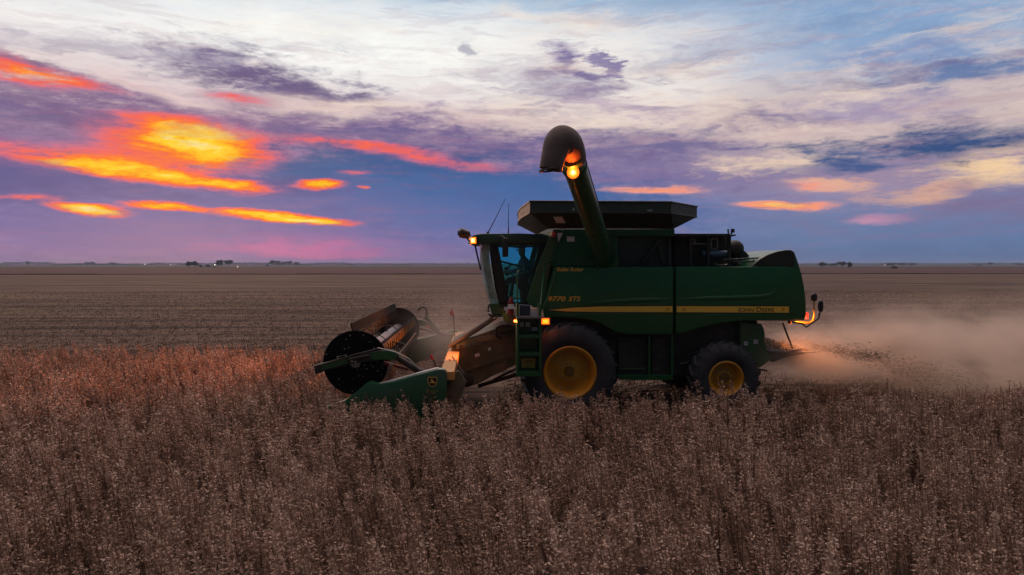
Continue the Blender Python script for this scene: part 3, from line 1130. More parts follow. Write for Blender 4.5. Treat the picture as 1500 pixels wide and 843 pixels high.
def lamp(name, pos, aim, r, depth, mat_lit, par, energy=0, lcol=(1, .45, .12), spot=None, blend=.6, square=False, lr=.05):
    """lamp housing + lit lens, plus its own light just in front of the lens"""
    pos = Vector(pos)
    aim = Vector(aim).normalized()
    mm = MB()
    if square:
        q = aim.to_track_quat('Z', 'Y').to_matrix()
        mm.box(pos - aim * depth / 2, (r * 2.2, r * 1.7, depth), q)
    else:
        mm.tube([pos - aim * depth, pos - aim * depth * .4, pos], [r * .45, r * .95, r * 1.05], 20)
    h = mm.build(name, M_BLK, par, smooth=not square)
    mm = MB()
    if square:
        mm.box(pos + aim * .012, (r * 1.9, r * 1.4, .022), q)
    else:
        mm.tube([pos - aim * .002, pos + aim * .02], [r * .95, r * .8], 20)
    mm.build('lens', mat_lit, h)
    mm = MB()
    if square:
        mm.box(pos + aim * .026, (r * 1.2, r * .8, .012), q)
    else:
        mm.tube([pos + aim * .018, pos + aim * .034], [r * .46, r * .32], 20)
    mm.build('bulb', M_BULB if mat_lit is M_LAMP else mat_lit, h)
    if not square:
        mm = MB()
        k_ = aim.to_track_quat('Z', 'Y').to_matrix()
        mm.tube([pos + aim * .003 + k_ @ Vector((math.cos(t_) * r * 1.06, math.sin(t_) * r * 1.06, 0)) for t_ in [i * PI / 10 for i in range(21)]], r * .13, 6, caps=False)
        mm.build('glow_ring', M_GLOW, h, smooth=True)  # glowing ring added to imitate the bloom around the lens
    if energy:
        ld = bpy.data.lights.new('lamp_light', 'SPOT' if spot else 'POINT')
        ld.energy = energy
        ld.color = lcol
        ld.shadow_soft_size = lr
        if spot:
            ld.spot_size = R(spot)
            ld.spot_blend = blend
        lo = bpy.data.objects.new('lamp_light', ld)
        COL.objects.link(lo)
        lo.location = pos + aim * .08 - Vector(h['_org'])
        lo.rotation_euler = aim.to_track_quat('-Z', 'Y').to_euler()
        lo.parent = h
    return h


tl = a0.lerp(a1, .80)
lpos = P(839.5, 253, 10.20)
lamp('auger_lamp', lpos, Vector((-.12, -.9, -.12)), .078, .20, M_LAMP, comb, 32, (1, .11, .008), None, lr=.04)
m = MB(); m.tube([lpos + Vector((.02, .09, .02)), lpos + Vector((.05, .2, .03))], .02, 8)
m.build('lamp_bracket', M_BLK, comb)

# ---- engine deck behind the tank
m = MB()
m.prism([(985, 342.5), (1070, 342.5), (1070, 346.5), (985, 346.5)], 14.9, 17.6, 14.9)
m.build('engine_deck_roof', M_BLK, comb, bevel=.01)
m = MB()
m.prism([(988, 346), (1066, 346), (1066, 392), (988, 392)], 15.35, 17.3, 15.35)
m.build('engine_housing', M_BLKD, comb, bevel=.03)
for px_ in (1067, 1036, 1010):
    m = MB(); m.prism([(px_, 345), (px_ + 4, 345), (px_ + 4, 391), (px_, 391)], 14.95, 15.02, 14.95)
    m.build('deck_post', M_BLK, comb)
m = MB(); m.tube([P(1028, 372.5, 15.1), P(1067, 373, 15.1)], .085, 20)
m.build('bluish_cylinder', material('blue_grey_metal', (.05, .10, .16, 1), .35, metal=.2), comb, smooth=True)  # bluish cylinder in front of the engine housing
m = MB()
for a, b in (((1042, 350), (1051, 350)), ((1051, 350), (1051, 365)), ((1051, 365), (1042, 365)), ((1042, 365), (1042, 350))):
    m.tube([P(*a, 15.2), P(*b, 15.2)], .014, 6)
m.build('filter_frame', M_STEEL, comb)
m = MB()
for a, b in (((1010, 357), (1042, 358)), ((1016, 350), (1019, 357)), ((1052, 389), (1068, 388)), ((1046, 387), (1060, 391))):
    m.tube([P(*a, 15.2), P(*b, 15.2)], .016, 6)
m.build('engine_pipe', M_STEEL, comb)
# rotary air screen, a drum whose round end shows behind the posts
c_ = P(1077, 364.5, 15.6)
m = MB()
m.lathe(c_.x, c_.z, [(0, 15.45), (.10, 15.45), (.17, 15.5), (.195, 15.58), (.2, 15.7), (.2, 16.4)], 40)
m.build('air_screen', M_BLKD, comb, smooth=True)
m = MB()
m.prism([(1068, 360), (1078, 358), (1086, 364), (1094, 370), (1101, 378), (1101, 392), (1068, 392)], 15.7, 16.9, 15.7)
m.build('engine_cowl', M_BLK, comb, bevel=.03, smooth=True)
m = MB()
for a, b in (((1067, 343), (1066.5, 336)), ((1071, 344), (1073, 336.5)), ((1070, 346), (1077.5, 344.5))):
    m.tube([P(*a, 15.2), P(*b, 15.2)], .02, 6)
m.tube([P(1073, 341, 15.2), P(1073.5, 335.8, 15.2)], .045, 10)
m.build('exhaust_stub', M_BLK, comb)
m = MB()
for a, b in (((1060, 381), (1124, 377.5)), ((1124, 377.5), (1130, 380.5)), ((1130, 380.5), (1160, 376)), ((1074, 384), (1120, 383)),
             ((1104, 380), (1104, 391)), ((1118, 379), (1118, 391)), ((1140, 379), (1140, 391))):
    m.tube([P(*a, 14.9), P(*b, 14.9)], .018, 6)
m.build('deck_rail', M_TANK, comb)
m = MB()
for px_, py_, s_ in ((1079, 381, .05), (1129.5, 388.5, .06), (1151, 391, .07), (1083, 386, .07), (1111, 386, .04)):
    m.box(P(px_, py_, 14.92), (s_, s_, s_ * .8), Euler((.2, .4, .6)))
m.build('deck_fitting', M_STEEL, comb)

# ---- rear hood
m = MB()
hood = [(1098, 392), (1112, 379.5), (1124, 373), (1136, 368.6), (1148, 366.2), (1157, 366), (1162, 367.5), (1165, 371), (1169, 382), (1175, 402),
        (1179, 422), (1181, 440), (1181.5, 462), (1179, 470), (1160, 471), (1100, 470)]
m.prism(hood, 14.76, 17.84, 14.76)
m.build('rear_hood', M_GREEN, comb, bevel=.05, smooth=True)
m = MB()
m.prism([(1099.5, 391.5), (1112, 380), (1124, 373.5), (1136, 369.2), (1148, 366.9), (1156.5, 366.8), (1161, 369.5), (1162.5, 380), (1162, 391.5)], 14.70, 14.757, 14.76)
hood_op = m.build('dark_hood_opening', M_BLK, comb)  # black plate paints the shade inside an opening in the hood side
m = MB()
for i, (a, b) in enumerate((((1137, 371), (1138, 378)), ((1143, 373), (1149, 371)), ((1149, 371), (1151, 375)), ((1156, 370.5), (1156, 376)), ((1131, 381), (1143, 380)))):
    m.tube([P(*a, 14.73), P(*b, 14.73)], .02, 6)
m.build('hood_hinge', M_STEEL, hood_op)
m = MB()
m.prism([(1181.6, 458.5), (1184.4, 458.5), (1184.4, 468), (1181.6, 468)], 15.0, 15.14, 15.0)
m.build('tail_lamp', M_TAIL, comb)
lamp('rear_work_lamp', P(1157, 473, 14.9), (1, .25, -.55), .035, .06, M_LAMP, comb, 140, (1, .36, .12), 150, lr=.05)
# bent lamp brackets with two oval lamps
m = MB(); m.tube([P(1166, 472.5, 15.0), P(1186, 473, 15.0), P(1191, 470, 15.0), P(1192.5, 464, 15.0), P(1192.5, 441, 15.0)], [.03, .03, .028, .02, .018], 8)
br = m.build('lamp_bracket', M_YEL, comb, smooth=True)
m = MB(); m.tube([P(1160, 472, 14.6), P(1175, 474.5, 14.6), P(1181, 479.5, 14.6), P(1199, 467, 14.6), P(1201, 458, 14.6)], .020, 8)
br2 = m.build('lamp_bracket', M_BLK, comb, smooth=True)
for (px_, py_, Y_b, ww, hh, par_) in ((1192.5, 436, 15.0, .07, .09, br), (1202, 449, 14.6, .055, .13, br2)):
    q = P(px_, py_, Y_b)
    m = MB()
    m.prism([(q.x + ww * math.cos(t_) * (1 if abs(math.cos(t_)) < .8 else .9), q.z + hh * math.sin(t_)) for t_ in [k * PI / 8 for k in range(16)]], Y_b - .035, Y_b + .035)
    m.build('marker_lamp', M_BLK, par_, bevel=.01, smooth=True)

# ---- chopper, tailboard, strut
m = MB()
m.prism([(1085, 472), (1116, 475), (1119, 481), (1121, 490), (1120, 500), (1123, 512), (1131, 526), (1114, 539), (1090, 543), (1084, 520)], 14.95, 17.6, 14.95)
ch = m.build('straw_chopper', M_GREEN2, comb, bevel=.03, smooth=True)
m = MB()
q = P(1092.5, 503.5, 14.94); m.box(q, (.085, .012, .085)); q = P(1107, 501, 14.94); m.box(q, (.085, .012, .085))
m.build('sticker', M_WHITE, ch)
m = MB()
q = P(1092.5, 503.5, 14.93); m.box(q, (.028, .012, .028)); q = P(1107, 501, 14.93); m.box(q, (.028, .012, .028))
m.build('sticker_symbol', M_BLKDEC, ch)
m = MB()
m.prism([(1124, 514), (1188, 516.5), (1176, 519.5), (1150, 524), (1133, 531), (1126, 526)], 15.0, 17.5, 15.0)
tb = m.build('tailboard', M_BLKD, comb, bevel=.01)
m = MB()
m.prism([(1128, 514.2), (1194, 516.2), (1194, 517.4), (1128, 516.4)], 14.95, 17.55, 14.95)
m.build('tailboard_deck', M_GREY, tb)
m = MB(); m.tube([P(1146.5, 473, 15.0), P(1154, 493, 15.0), P(1161, 511, 15.0)], .022, 8)
m.build('tailboard_strut', M_BLK, comb)
m = MB(); m.prism([(1152, 515), (1158, 512), (1172, 510.5), (1173, 512), (1163, 514.5)], 14.9, 15.1, 15.0)
m.build('strut_foot', M_BLK, tb)
m = MB(); m.tube([P(1110, 541, 15.0), P(1124, 543.5, 15.0)], .022, 8)
m.build('tow_pin', M_BLK, comb)

# ---- lower frame between the wheels
m = MB()
m.prism([(904, 550), (985, 550), (985, 557), (908, 557)], 14.8, 14.95, 14.8)
m.build('frame_sill', M_GREEN, comb, bevel=.01)
for px_ in (949.5, 983):
    m = MB(); m.prism([(px_, 491), (px_ + 3.6, 491), (px_ + 3.6, 551), (px_, 551)], 14.82, 14.9, 14.82)
    m.build('frame_post', M_GREEN, comb, bevel=.006)
m = MB(); m.prism([(906, 494), (948, 494), (948, 549), (906, 549)], 14.93, 14.98, 14.93)
m.build('service_door', M_BLKD, comb, bevel=.008)
m = MB(); m.prism([(955, 494), (982, 494), (982, 549), (955, 549)], 14.98, 15.03, 14.98)
m.build('service_door', M_BLKD, comb, bevel=.008)
m = MB()
for a, b in (((908, 505), (925, 504)), ((907, 541), (946, 540.5)), ((997, 533), (1013, 530)), ((954, 512), (958, 512.5)), ((963, 523), (968, 522))):
    m.tube([P(*a, 14.9), P(*b, 14.9)], .018, 6)
m.box(P(962.5, 541, 14.95), (.04, .03, .04))
m.build('frame_fitting', M_GREEN2, comb)


# ---- wheels
def wheel(cx, cz, yo, width, r, rr, nlug, rim_depth, near=True, steer=False):
    """yo = outer face; width runs inwards. near: outer face toward -Y"""
    s_ = 1 if near else -1
    def yy(t):
        return yo + s_ * t
    m = MB()
    m.lathe(cx, cz, [(.0, yy(rim_depth * .62)), (.10, yy(rim_depth * .62)), (.115, yy(rim_depth * .70)), (.12, yy(rim_depth + .05))], 32)
    hub = m.build('wheel', M_HUB, comb, smooth=True)
    m = MB()
    m.lathe(cx, cz, [(rr * .985, yy(.06)), (rr + .02, yy(.045)), (rr + .02, yy(.02)), (rr * .985, yy(.005)), (rr * .93, yy(.03)), (rr * .885, yy(.05)), (rr * .87, yy(.075)),
                     (rr * .85, yy(rim_depth * .55)), (rr * .835, yy(rim_depth * .57)), (rr * .82, yy(rim_depth * .95)), (rr * .80, yy(rim_depth))], 64)
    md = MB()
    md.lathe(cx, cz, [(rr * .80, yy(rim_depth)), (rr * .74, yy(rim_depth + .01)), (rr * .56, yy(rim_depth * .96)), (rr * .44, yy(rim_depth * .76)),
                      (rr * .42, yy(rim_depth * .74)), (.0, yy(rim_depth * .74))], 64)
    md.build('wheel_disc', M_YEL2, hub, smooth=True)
    m.lathe(cx, cz, [(rr * .97, yy(width - .04)), (rr * .97, yy(.04))], 64)
    m.build('rim', M_YEL, hub, smooth=True)
    m = MB()
    nb = 10
    for k in range(nb):
        a = 2 * PI * k / nb
        q = Vector((cx + .185 * math.cos(a), yy(rim_depth * .76), cz + .185 * math.sin(a)))
        m.tube([q, q - Vector((0, s_ * .035, 0))], .018, 6)
    m.build('wheel_bolt', M_GREY, hub)
    m = MB()
    c = width / 2
    rt = r - .052
    m.lathe(cx, cz, [(rr + .0, yy(.05)), (rr + .03, yy(.02)), (rr + (r - rr) * .35, yy(-.025)), (rr + (r - rr) * .62, yy(-.02)), (rr + (r - rr) * .82, yy(.03)),
                     (rt - .01, yy(.09)), (rt, yy(c * .6)), (rt + .006, yy(c)), (rt, yy(width - c * .6)), (rt - .01, yy(width - .09)),
                     (rr + (r - rr) * .82, yy(width - .03)), (rr + (r - rr) * .5, yy(width + .02)), (rr, yy(width - .05))], 80)
    # chevron lugs
    for side in (0, 1):
        for k in range(nlug):
            a0_ = 2 * PI * (k + .5 * side) / nlug
            pts = []
            for f, da in ((0.0, 0.0), (.5, .10), (.84, .17), (1.0, .19)):
                t = c - f * (c - .0) if side == 0 else c + f * c
                rb = rt - .004 if f < .8 else (rt - .03 if f < .95 else rt - .16 * (r / 1.0))
                rtop = r if f < .8 else (r - .012 if f < .95 else rt - .12 * (r / 1.0))
                tt = t if f < .95 else (t + (.0 if side == 0 else 0))
                pts.append((a0_ + da * 1.0 / r * .9, rb, rtop, tt + ((-.022 if side == 0 else .022) if f > .95 else 0)))
            wv = .030 / r
            prev = None
            for (a, rb, rtp, t) in pts:
                q = [m.bm.verts.new((cx + rad * math.cos(a + da), yy(t), cz + rad * math.sin(a + da))) for rad, da in
                     ((rb, -wv * 1.3), (rtp, -wv), (rtp, wv), (rb, wv * 1.3))]
                if prev:
                    for i in range(4):
                        j = (i + 1) % 4
                        m.bm.faces.new([prev[i], prev[j], q[j], q[i]])
                else:
                    m.bm.faces.new(q[::-1])
                prev = q
            m.bm.faces.new(prev)
    m.build('tyre', M_RUB, hub, smooth=True)
    return hub


fw = P(835.5, 548, 14.15)
wheel(fw.x, 1.035, 14.15, .70, 1.035, .545, 22, .26)
wheel(fw.x, 1.035, mirror_y(14.15), .70, 1.035, .545, 22, .17, near=False)
rw = P(1064.5, 555, 14.35)
wheel(rw.x, .06 + .79, 14.35, .55, .79, .365, 20, .20)
wheel(rw.x, .06 + .79, mirror_y(14.35), .55, .79, .365, 20, .14, near=False)
m = MB(); m.tube([(fw.x, 14.5, 1.035), (fw.x, 18.1, 1.035)], .17, 16)
m.build('front_axle', M_BLKD, comb, smooth=True)
m = MB(); m.tube([(rw.x, 14.6, .85), (rw.x, 18.0, .85)], .10, 16); m.boxx(rw.x - .15, rw.x + .15, 15.4, 17.2, .75, 1.5)
m.build('rear_axle', M_BLKD, comb)

# ---- cab
YN, YF = 15.28, 17.32
mm = MB()
mm.prism([(690.5, 347), (694, 344.5), (704, 342.6), (760, 342), (803, 344), (806, 350), (803, 357), (735, 357.5), (704, 358), (692, 357), (690, 353)], YN - .05, YF + .05, YN - .05)
mm.build('cab_roof', material('dark_green_roof', (.012, .05, .03, 1), .45, dirt=.15), comb, bevel=.03, smooth=True)


def both(name, prof, th, mat, bev=.008):
    for y0, y1 in ((YN, YN + th), (YF, YF - th)):
        q = MB()
        q.prism(xz(prof, YN), y0, y1)
        q.build(name, mat, comb, bevel=bev)


M_PIL = material('clean_black_trim', (.008, .009, .010, 1), .55)
both('door_pillar', [(717.5, 357), (729, 357), (747, 446), (731, 446)], .08, M_PIL)
both('rear_pillar', [(791, 356), (806, 347), (806, 356), (776, 447), (769, 441)], .10, M_BLK)
both('door_sill', [(731, 443), (776, 443), (776, 449), (731, 449)], .08, M_BLK)
both('door_rail', [(729, 356.6), (793, 356.6), (793, 359.5), (729, 359.5)], .06, M_BLK)
for y_ in (YN + .03, YF - .03):
    q = MB(); q.prism(xz([(729.5, 359.7), (791, 359.7), (769, 442.8), (746, 442.8)], YN), y_, y_ + .006)
    q.build('door_glass', M_GLASS, comb)
# curved windscreen
mm = MB()
topc = [(718, 357.6, YN + .03), (708, 358, YN + .22), (703, 358, YN + .62), (702, 358, YC), (703, 358, YF - .62), (708, 358, YF - .22), (718, 357.6, YF - .03)]
botc = [(731, 445, YN + .03), (722, 445, YN + .22), (717, 444, YN + .62), (716, 444, YC), (717, 444, YF - .62), (722, 445, YF - .22), (731, 445, YF - .03)]
# measured in the near plane, so convert x,z there and keep the real depth
nr = 8
grid = []
for k in range(nr + 1):
    f = k / nr
    row = []
    for (tx, ty, tY), (bx_, by_, bY) in zip(topc, botc):
        t3 = P(tx, ty, YN); b3 = P(bx_, by_, YN)
        q = t3.lerp(b3, f)
        row.append(mm.bm.verts.new((q.x - .05 * math.sin(PI * f), tY, q.z)))
    grid.append(row)
for r0, r1 in zip(grid, grid[1:]):
    for i in range(len(r0) - 1):
        mm.bm.faces.new([r0[i], r0[i + 1], r1[i + 1], r1[i]])
mm.build('windscreen', M_WIND, comb, smooth=True)
# floor pan, rear wall, roof lining
mm = MB(); mm.prism(xz([(716, 445), (777, 445), (777, 450), (742, 450), (740, 461), (721, 461)], YN), YN + .02, YF - .02)
mm.build('cab_floor', M_GREEN, comb, bevel=.015)
mm = MB(); mm.prism(xz([(802, 348), (806, 348), (790, 400), (777, 447), (774, 447), (787, 398)], YN), YN + .15, YF - .15)
mm.build('cab_rear_wall', M_BLK, comb)
mm = MB()
mm.prism(xz([(718, 461), (742, 461), (742, 463), (716, 464)], YN), YN - .05, YF); mm.tube([P(716, 447, 15.2), P(715, 456, 15.2), P(717, 457, 15.2)], .02, 6)
mm.tube([P(715, 460, 15.2), P(722, 464.5, 15.2), P(738, 462.5, 15.2)], .02, 6)
mm.build('cab_step_rail', M_BLK, comb)
# interior: seat, column, console, monitor, wheel
sx0 = P(771, 415, YC)
mm = MB()
mm.prism([(759, 418), (777, 419), (778, 424), (759, 424)], YC - .26, YC + .26, YC)
mm.prism([(775, 420), (778, 388), (782, 380), (785, 381), (783, 400), (781, 422)], YC - .24, YC + .24, YC)
mm.build('driver_seat', M_SEAT, comb, bevel=.03, smooth=True)
mm = MB(); mm.prism([(761, 424), (776, 424), (774, 443), (763, 443)], YC - .2, YC + .2, YC)
mm.build('seat_base', M_BLK, comb, bevel=.02)
mm = MB(); mm.tube([P(747, 444, YC), P(752, 408, YC)], [.05, .035], 10)
mm.build('steering_column', M_BLK, comb)
mm = MB()
wc = P(752.5, 404, YC)
wn = Vector((.55, 0, .85)).normalized(); wu = Vector((.85, 0, -.55)); wv_ = Vector((0, 1, 0))
mm.tube([wc + (wu * math.cos(t_) + wv_ * math.sin(t_)) * .19 for t_ in [k * PI / 12 for k in range(25)]], .014, 8, caps=False)
mm.tube([wc - wu * .19, wc + wu * .19], .012, 6)
mm.build('steering_wheel', M_BLK, comb, smooth=True)
mm = MB(); mm.prism([(739, 392), (746, 391), (747, 404), (741, 405)], YC + .25, YC + .31, YC)
mm.build('cab_monitor', M_BLK, comb, bevel=.01)
mm = MB(); mm.tube([P(733, 383, 15.5), P(752, 388, 15.5), P(766, 391, 15.5)], .022, 8); mm.prism([(767, 389), (781, 390), (781, 396), (767, 396)], 15.45, 15.8, 15.5)
mm.build('door_handle_bar', M_BLK, comb)
mm = MB()
for a in ((747, 390, 8), (744, 398, 5)):
    q = P(a[0], a[1], 15.55); mm.box(q, (.05, .04, .08), Euler((0, .6, 0)))
mm.tube([P(738, 416, 15.5), P(749, 416.5, 15.5)], .012, 6); mm.tube([P(744, 429, 15.5), P(750, 430, 15.5)], .012, 6)
mm.build('control_lever', M_STEEL, comb)
# outside mirrors and arms
mm = MB(); mm.prism([(735.5, 350), (744.5, 349), (744.5, 376.5), (736, 377)], 14.85, 14.93, 14.9)
mr = mm.build('side_mirror', M_BLK, comb, bevel=.02, smooth=True)
mm = MB(); mm.tube([P(740, 349, 14.9), P(734, 346, 15.0), P(728, 350, 15.2)], .016, 8)
mm.build('mirror_arm', M_BLK, mr)
mm = MB()
q = P(680.5, 343.5, 15.3)
mm.tube([q + Vector((-.15, 0, .04)), q + Vector((-.08, 0, .035)), q + Vector((.06, 0, -.01)), q + Vector((.12, 0, -.06))], [.05, .115, .10, .04], 14)
mh = mm.build('mirror_head', material('dark_mirror_shell', (.05, .03, .025, 1), .35), comb, smooth=True)
mm = MB(); mm.tube([P(684, 349, 15.3), P(688, 354, 15.3), P(692, 357, 15.3), P(686, 356.5, 15.3)], .02, 8)
mm.build('mirror_arm', M_BLK, mh)
mm = MB(); mm.tube([P(695.5, 357, 15.25), P(699, 374, 15.25), P(704.5, 396, 15.25)], .02, 8)
mm.build('wiper_arm', M_BLK, comb)
mm = MB(); mm.tube([P(714, 343, 15.5), P(728, 316, 15.5), P(740, 291.5, 15.5)], [.012, .008, .005], 6)
mm.tube([P(714, 343.5, 15.5), P(715, 340, 15.5)], .03, 8)
mm.build('whip_antenna', M_BLK, comb)
mm = MB(); mm.tube([P(744.8, 343, 15.9), P(744.8, 334, 15.9), P(745, 299, 15.9)], [.02, .009, .005], 6)
mm.build('whip_antenna', M_BLK, comb)

# work lamps in the roof brow
lamp('roof_lamp', P(694.0, 352.5, 15.22), (-.82, -.56, -.06), .10, .06, M_LAMP, comb, 330, (1, .25, .06), 95, 1.0, square=True, lr=.06)
CAB = P(690, 352, 15.2)
for y_ in (15.55, 16.1, 16.6, 17.1):
    hh_ = lamp('roof_lamp', Vector((CAB.x - .02, y_, CAB.z)), (-1, 0, -.10), .07, .06, M_LAMP, comb, 620, (1, .25, .07), 92, 1.0, square=True)

# ---- access ladder and platform
YL = 13.62
mm = MB()
mm.prism([(757, 446), (760, 446), (760.3, 552), (757, 552)], YL, YL + .45, YL)
mm.prism([(790, 446), (793, 446), (793, 552), (790, 552)], YL, YL + .45, YL)
ld_ = mm.build('ladder', M_GREEN, comb, bevel=.006)
for y0_, y1_ in ((491, 496), (517, 522), (545, 552)):
    mm = MB(); mm.prism([(760.2, y0_), (790, y0_), (790, y1_), (760.2, y1_)], YL + .01, YL + .40, YL)
    mm.build('step', M_GREEN, ld_, bevel=.006)
mm = MB(); mm.prism([(760.2, 466), (790, 466), (790, 546), (760.2, 546)], YL + .42, YL + .45, YL)
mm.build('ladder_back', M_GREEN, ld_)
mm = MB(); mm.prism([(758, 463.5), (792, 463.5), (792, 467), (758, 467)], YL - .02, 15.25, YL)
mm.build('platform', M_GREY, ld_, bevel=.006)
mm = MB()
for x0_, y0_, x1_, y1_ in ((761.5, 472.5, 767.5, 479), (770, 472.5, 776.5, 479), (779, 479.5, 788, 485)):
    mm.prism([(x0_, y0_), (x1_, y0_), (x1_, y1_), (x0_, y1_)], YL + .404, YL + .416, YL + .4)
mm.build('sticker', M_WHITE, ld_)
mm = MB(); mm.prism([(779.5, 471.5), (787, 471.5), (787, 478), (779.5, 478)], YL + .404, YL + .416, YL + .4)
mm.build('faded_sticker', M_FEED, ld_)
mm = MB(); mm.prism([(763.5, 525.5), (784, 525.5), (784, 539), (763.5, 539)], YL + .395, YL + .41, YL + .4)
sg = mm.build('warning_plate', M_DECAL, ld_)
mm = MB()
for k, (x0_, x1_) in enumerate(((769, 779), (767, 781), (771, 776))):
    yy_ = 528 + k * 2.6 + (2 if k == 2 else 0)
    mm.prism([(x0_, yy_), (x1_, yy_), (x1_, yy_ + 1.1), (x0_, yy_ + 1.1)], YL + .388, YL + .394, YL + .4)
mm.build('plate_marking', material('brown_marking', (.22, .10, .01, 1), .5), ld_)
# rails: long bent handrail at the back of the platform, short one ahead
mm = MB(); mm.tube([P(797, 400, 14.5), P(794.5, 420, 14.4), P(792, 446, 14.0), P(791.5, 470, 13.75)], .018, 8)
mm.tube([P(797, 400, 14.5), P(798, 386, 14.5), P(803, 384, 14.55), P(812, 384.5, 14.7)], .018, 8)
mm.build('handrail', M_GREEN, comb, smooth=True)
mm = MB(); mm.tube([P(757.5, 446, 13.7), P(757.5, 400, 13.7), P(760, 397, 13.75), P(763, 400, 14.1)], .016, 8)
mm.build('handrail', M_GREEN2, comb, smooth=True)
mm = MB(); mm.tube([P(816, 392, 14.55), P(811, 410, 14.55), P(804, 432, 14.55), P(796, 450, 14.5)], .014, 8)
mm.build('handrail', M_GREEN2, comb, smooth=True)
# platform box, extinguisher, hydraulic blocks by the cab corner
mm = MB(); mm.prism([(762, 447), (777, 448), (777, 464), (762, 464)], 13.75, 14.1, 13.75)
mm.build('tool_box', material('dark_blue_plastic', (.02, .03, .05, 1), .5), comb, bevel=.02)
mm = MB(); mm.tube([P(748, 462, 14.9), P(748.5, 440, 14.9)], .065, 14); mm.tube([P(748.5, 440, 14.9), P(749, 435, 14.9)], [.05, .02], 12)
fe = mm.build('fire_extinguisher', material('dull_red_paint', (.22, .015, .015, 1), .5), comb, smooth=True)
mm = MB(); mm.prism([(744, 446), (753, 446), (753, 453), (744, 453)], 14.82, 14.834, 14.83)
mm.build('extinguisher_label', M_WHITE, fe)
mm = MB(); q = P(741, 452.5, 15.24); mm.box(q, (.075, .02, .075))
mm.build('sticker', M_WHITE, comb)
mm = MB(); mm.prism([(736, 461), (746, 460), (748, 470), (744, 474), (738, 470)], 15.1, 15.3, 15.1)
mm.build('hydraulic_block', material('yellow_green_block', (.20, .22, .02, 1), .5), comb, bevel=.02, smooth=True)
mm = MB(); mm.prism([(746, 463), (757, 463), (757, 480), (748, 478)], 14.9, 15.2, 14.9)
mm.build('hydraulic_valve', M_FEED, comb, bevel=.02)
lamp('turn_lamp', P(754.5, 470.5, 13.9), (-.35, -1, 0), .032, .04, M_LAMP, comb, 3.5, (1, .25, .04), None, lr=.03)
ws = bpy.data.lights.new('valve_work_light', 'SPOT'); ws.energy = 420; ws.color = (1, .30, .07); ws.spot_size = R(80); ws.spot_blend = .8; ws.shadow_soft_size = .05
wso = bpy.data.objects.new('valve_work_light', ws); COL.objects.link(wso); wso.parent = comb
wso.location = P(752.5, 471, 14.6) + Vector((-.12, 0, 0)) - Vector(comb['_org'])
wso.rotation_euler = Vector((-1, .12, -.22)).to_track_quat('-Z', 'Y').to_euler()
# square amber marker over the front wheel
mm = MB(); q = P(799, 471, 14.1); mm.box(q + Vector((0, .035, 0)), (.19, .07, .16))
am = mm.build('amber_marker_lamp', M_BLK, comb, bevel=.01)
mm = MB(); mm.box(q + Vector((0, -.008, 0)), (.155, .02, .12)); mm.build('lens', M_AMBER, am, bevel=.004)
mm = MB(); mm.box(q + Vector((0, -.022, 0)), (.11, .012, .075)); mm.build('bulb_glow', M_AMBCORE, am)
ldt = bpy.data.lights.new('marker_light', 'POINT'); ldt.energy = 3; ldt.color = (1, .16, .02); ldt.shadow_soft_size = .04
lo = bpy.data.objects.new('marker_light', ldt); COL.objects.link(lo); lo.parent = am; lo.location = q + Vector((0, -.14, 0)) - Vector(am['_org'])

# ---- feeder house
YH0, YH1 = 15.55, 17.05
mm = MB()
mm.prism([(661, 505), (672, 499), (700, 491), (735, 478.5), (760, 470), (800, 470), (800, 530), (757, 534), (720, 552), (700, 563), (684, 568), (668, 566), (663, 540)], YH0, YH1, YH0)
fh = mm.build('feeder_house', M_FEED, comb, bevel=.03)
mm = MB()
for a in ([(665, 503), (700, 490), (757, 487 - 17), (757, 474), (700, 494.5), (666, 508)],):
    mm.prism([(668, 505), (700, 494), (757, 487.5), (757, 491), (700, 502), (669, 512)], YH0 - .06, YH0 + .0, YH0)
mm.build('feeder_rail', M_FEED, fh, bevel=.01)
for x_, yt_, yb_ in ((690, 498, 563), (712, 492, 553), (738, 486, 541)):
    mm = MB(); mm.prism([(x_, yt_ + 5), (x_ + 3, yt_ + 4), (x_ + 3, yb_ - 2), (x_, yb_ - 1)], YH0 - .03, YH0 + .005, YH0)
    mm.build('feeder_stiffener', M_FEED, fh, bevel=.006)
mm = MB(); mm.prism([(672, 545), (757, 516), (757, 519.5), (672, 549)], YH0 - .04, YH0 + .002, YH0)
mm.build('feeder_lower_rail', M_FEED, fh, bevel=.006)
mm = MB(); q = P(683, 556, YH0)
mm.lathe(q.x, q.z, [(0, YH0 - .10), (.10, YH0 - .10), (.16, YH0 - .08), (.17, YH0 - .03), (.17, YH0)], 28)
mm.build('feeder_drive_wheel', M_BLKD, fh, smooth=True)
mm = MB()
for x_, y_ in ((715.5, 512), (699, 520.5)):
    q = P(x_, y_, YH0 - .005); mm.box(q, (.11, .02, .07), Euler((0, -.3, 0)))
mm.build('sticker', M_WHITE, fh)
mm = MB()
for i in range(5):
    a = (676 + i * 5, 506 + random.uniform(-3, 5)); b = (a[0] + random.uniform(8, 16), a[1] + random.uniform(-3, 6))
    mm.tube([P(*a, YH0 - .09), P((a[0] + b[0]) / 2, (a[1] + b[1]) / 2 + 4, YH0 - .14), P(*b, YH0 - .09)], .018, 6)
mm.tube([P(735, 497, YH0 - .1), P(727, 492, YH0 - .1), P(727, 481, YH0 - .1), P(733, 478, YH0 - .1), P(757, 477, YH0 - .1)], .025, 8)
mm.tube([P(731, 489, YH0 - .1), P(752, 485, YH0 - .1)], .014, 6)
mm.build('hydraulic_hose', M_BLK, fh, smooth=True)
for a, b, rr_ in (((700, 566), (757, 549), .045), ((722, 557), (757, 540), .025)):
    mm = MB(); mm.tube([P(*a, YH0 + .2), P(*b, YH0 + .2)], rr_, 10)
    mm.build('lift_cylinder', M_BLKD, comb, smooth=True)
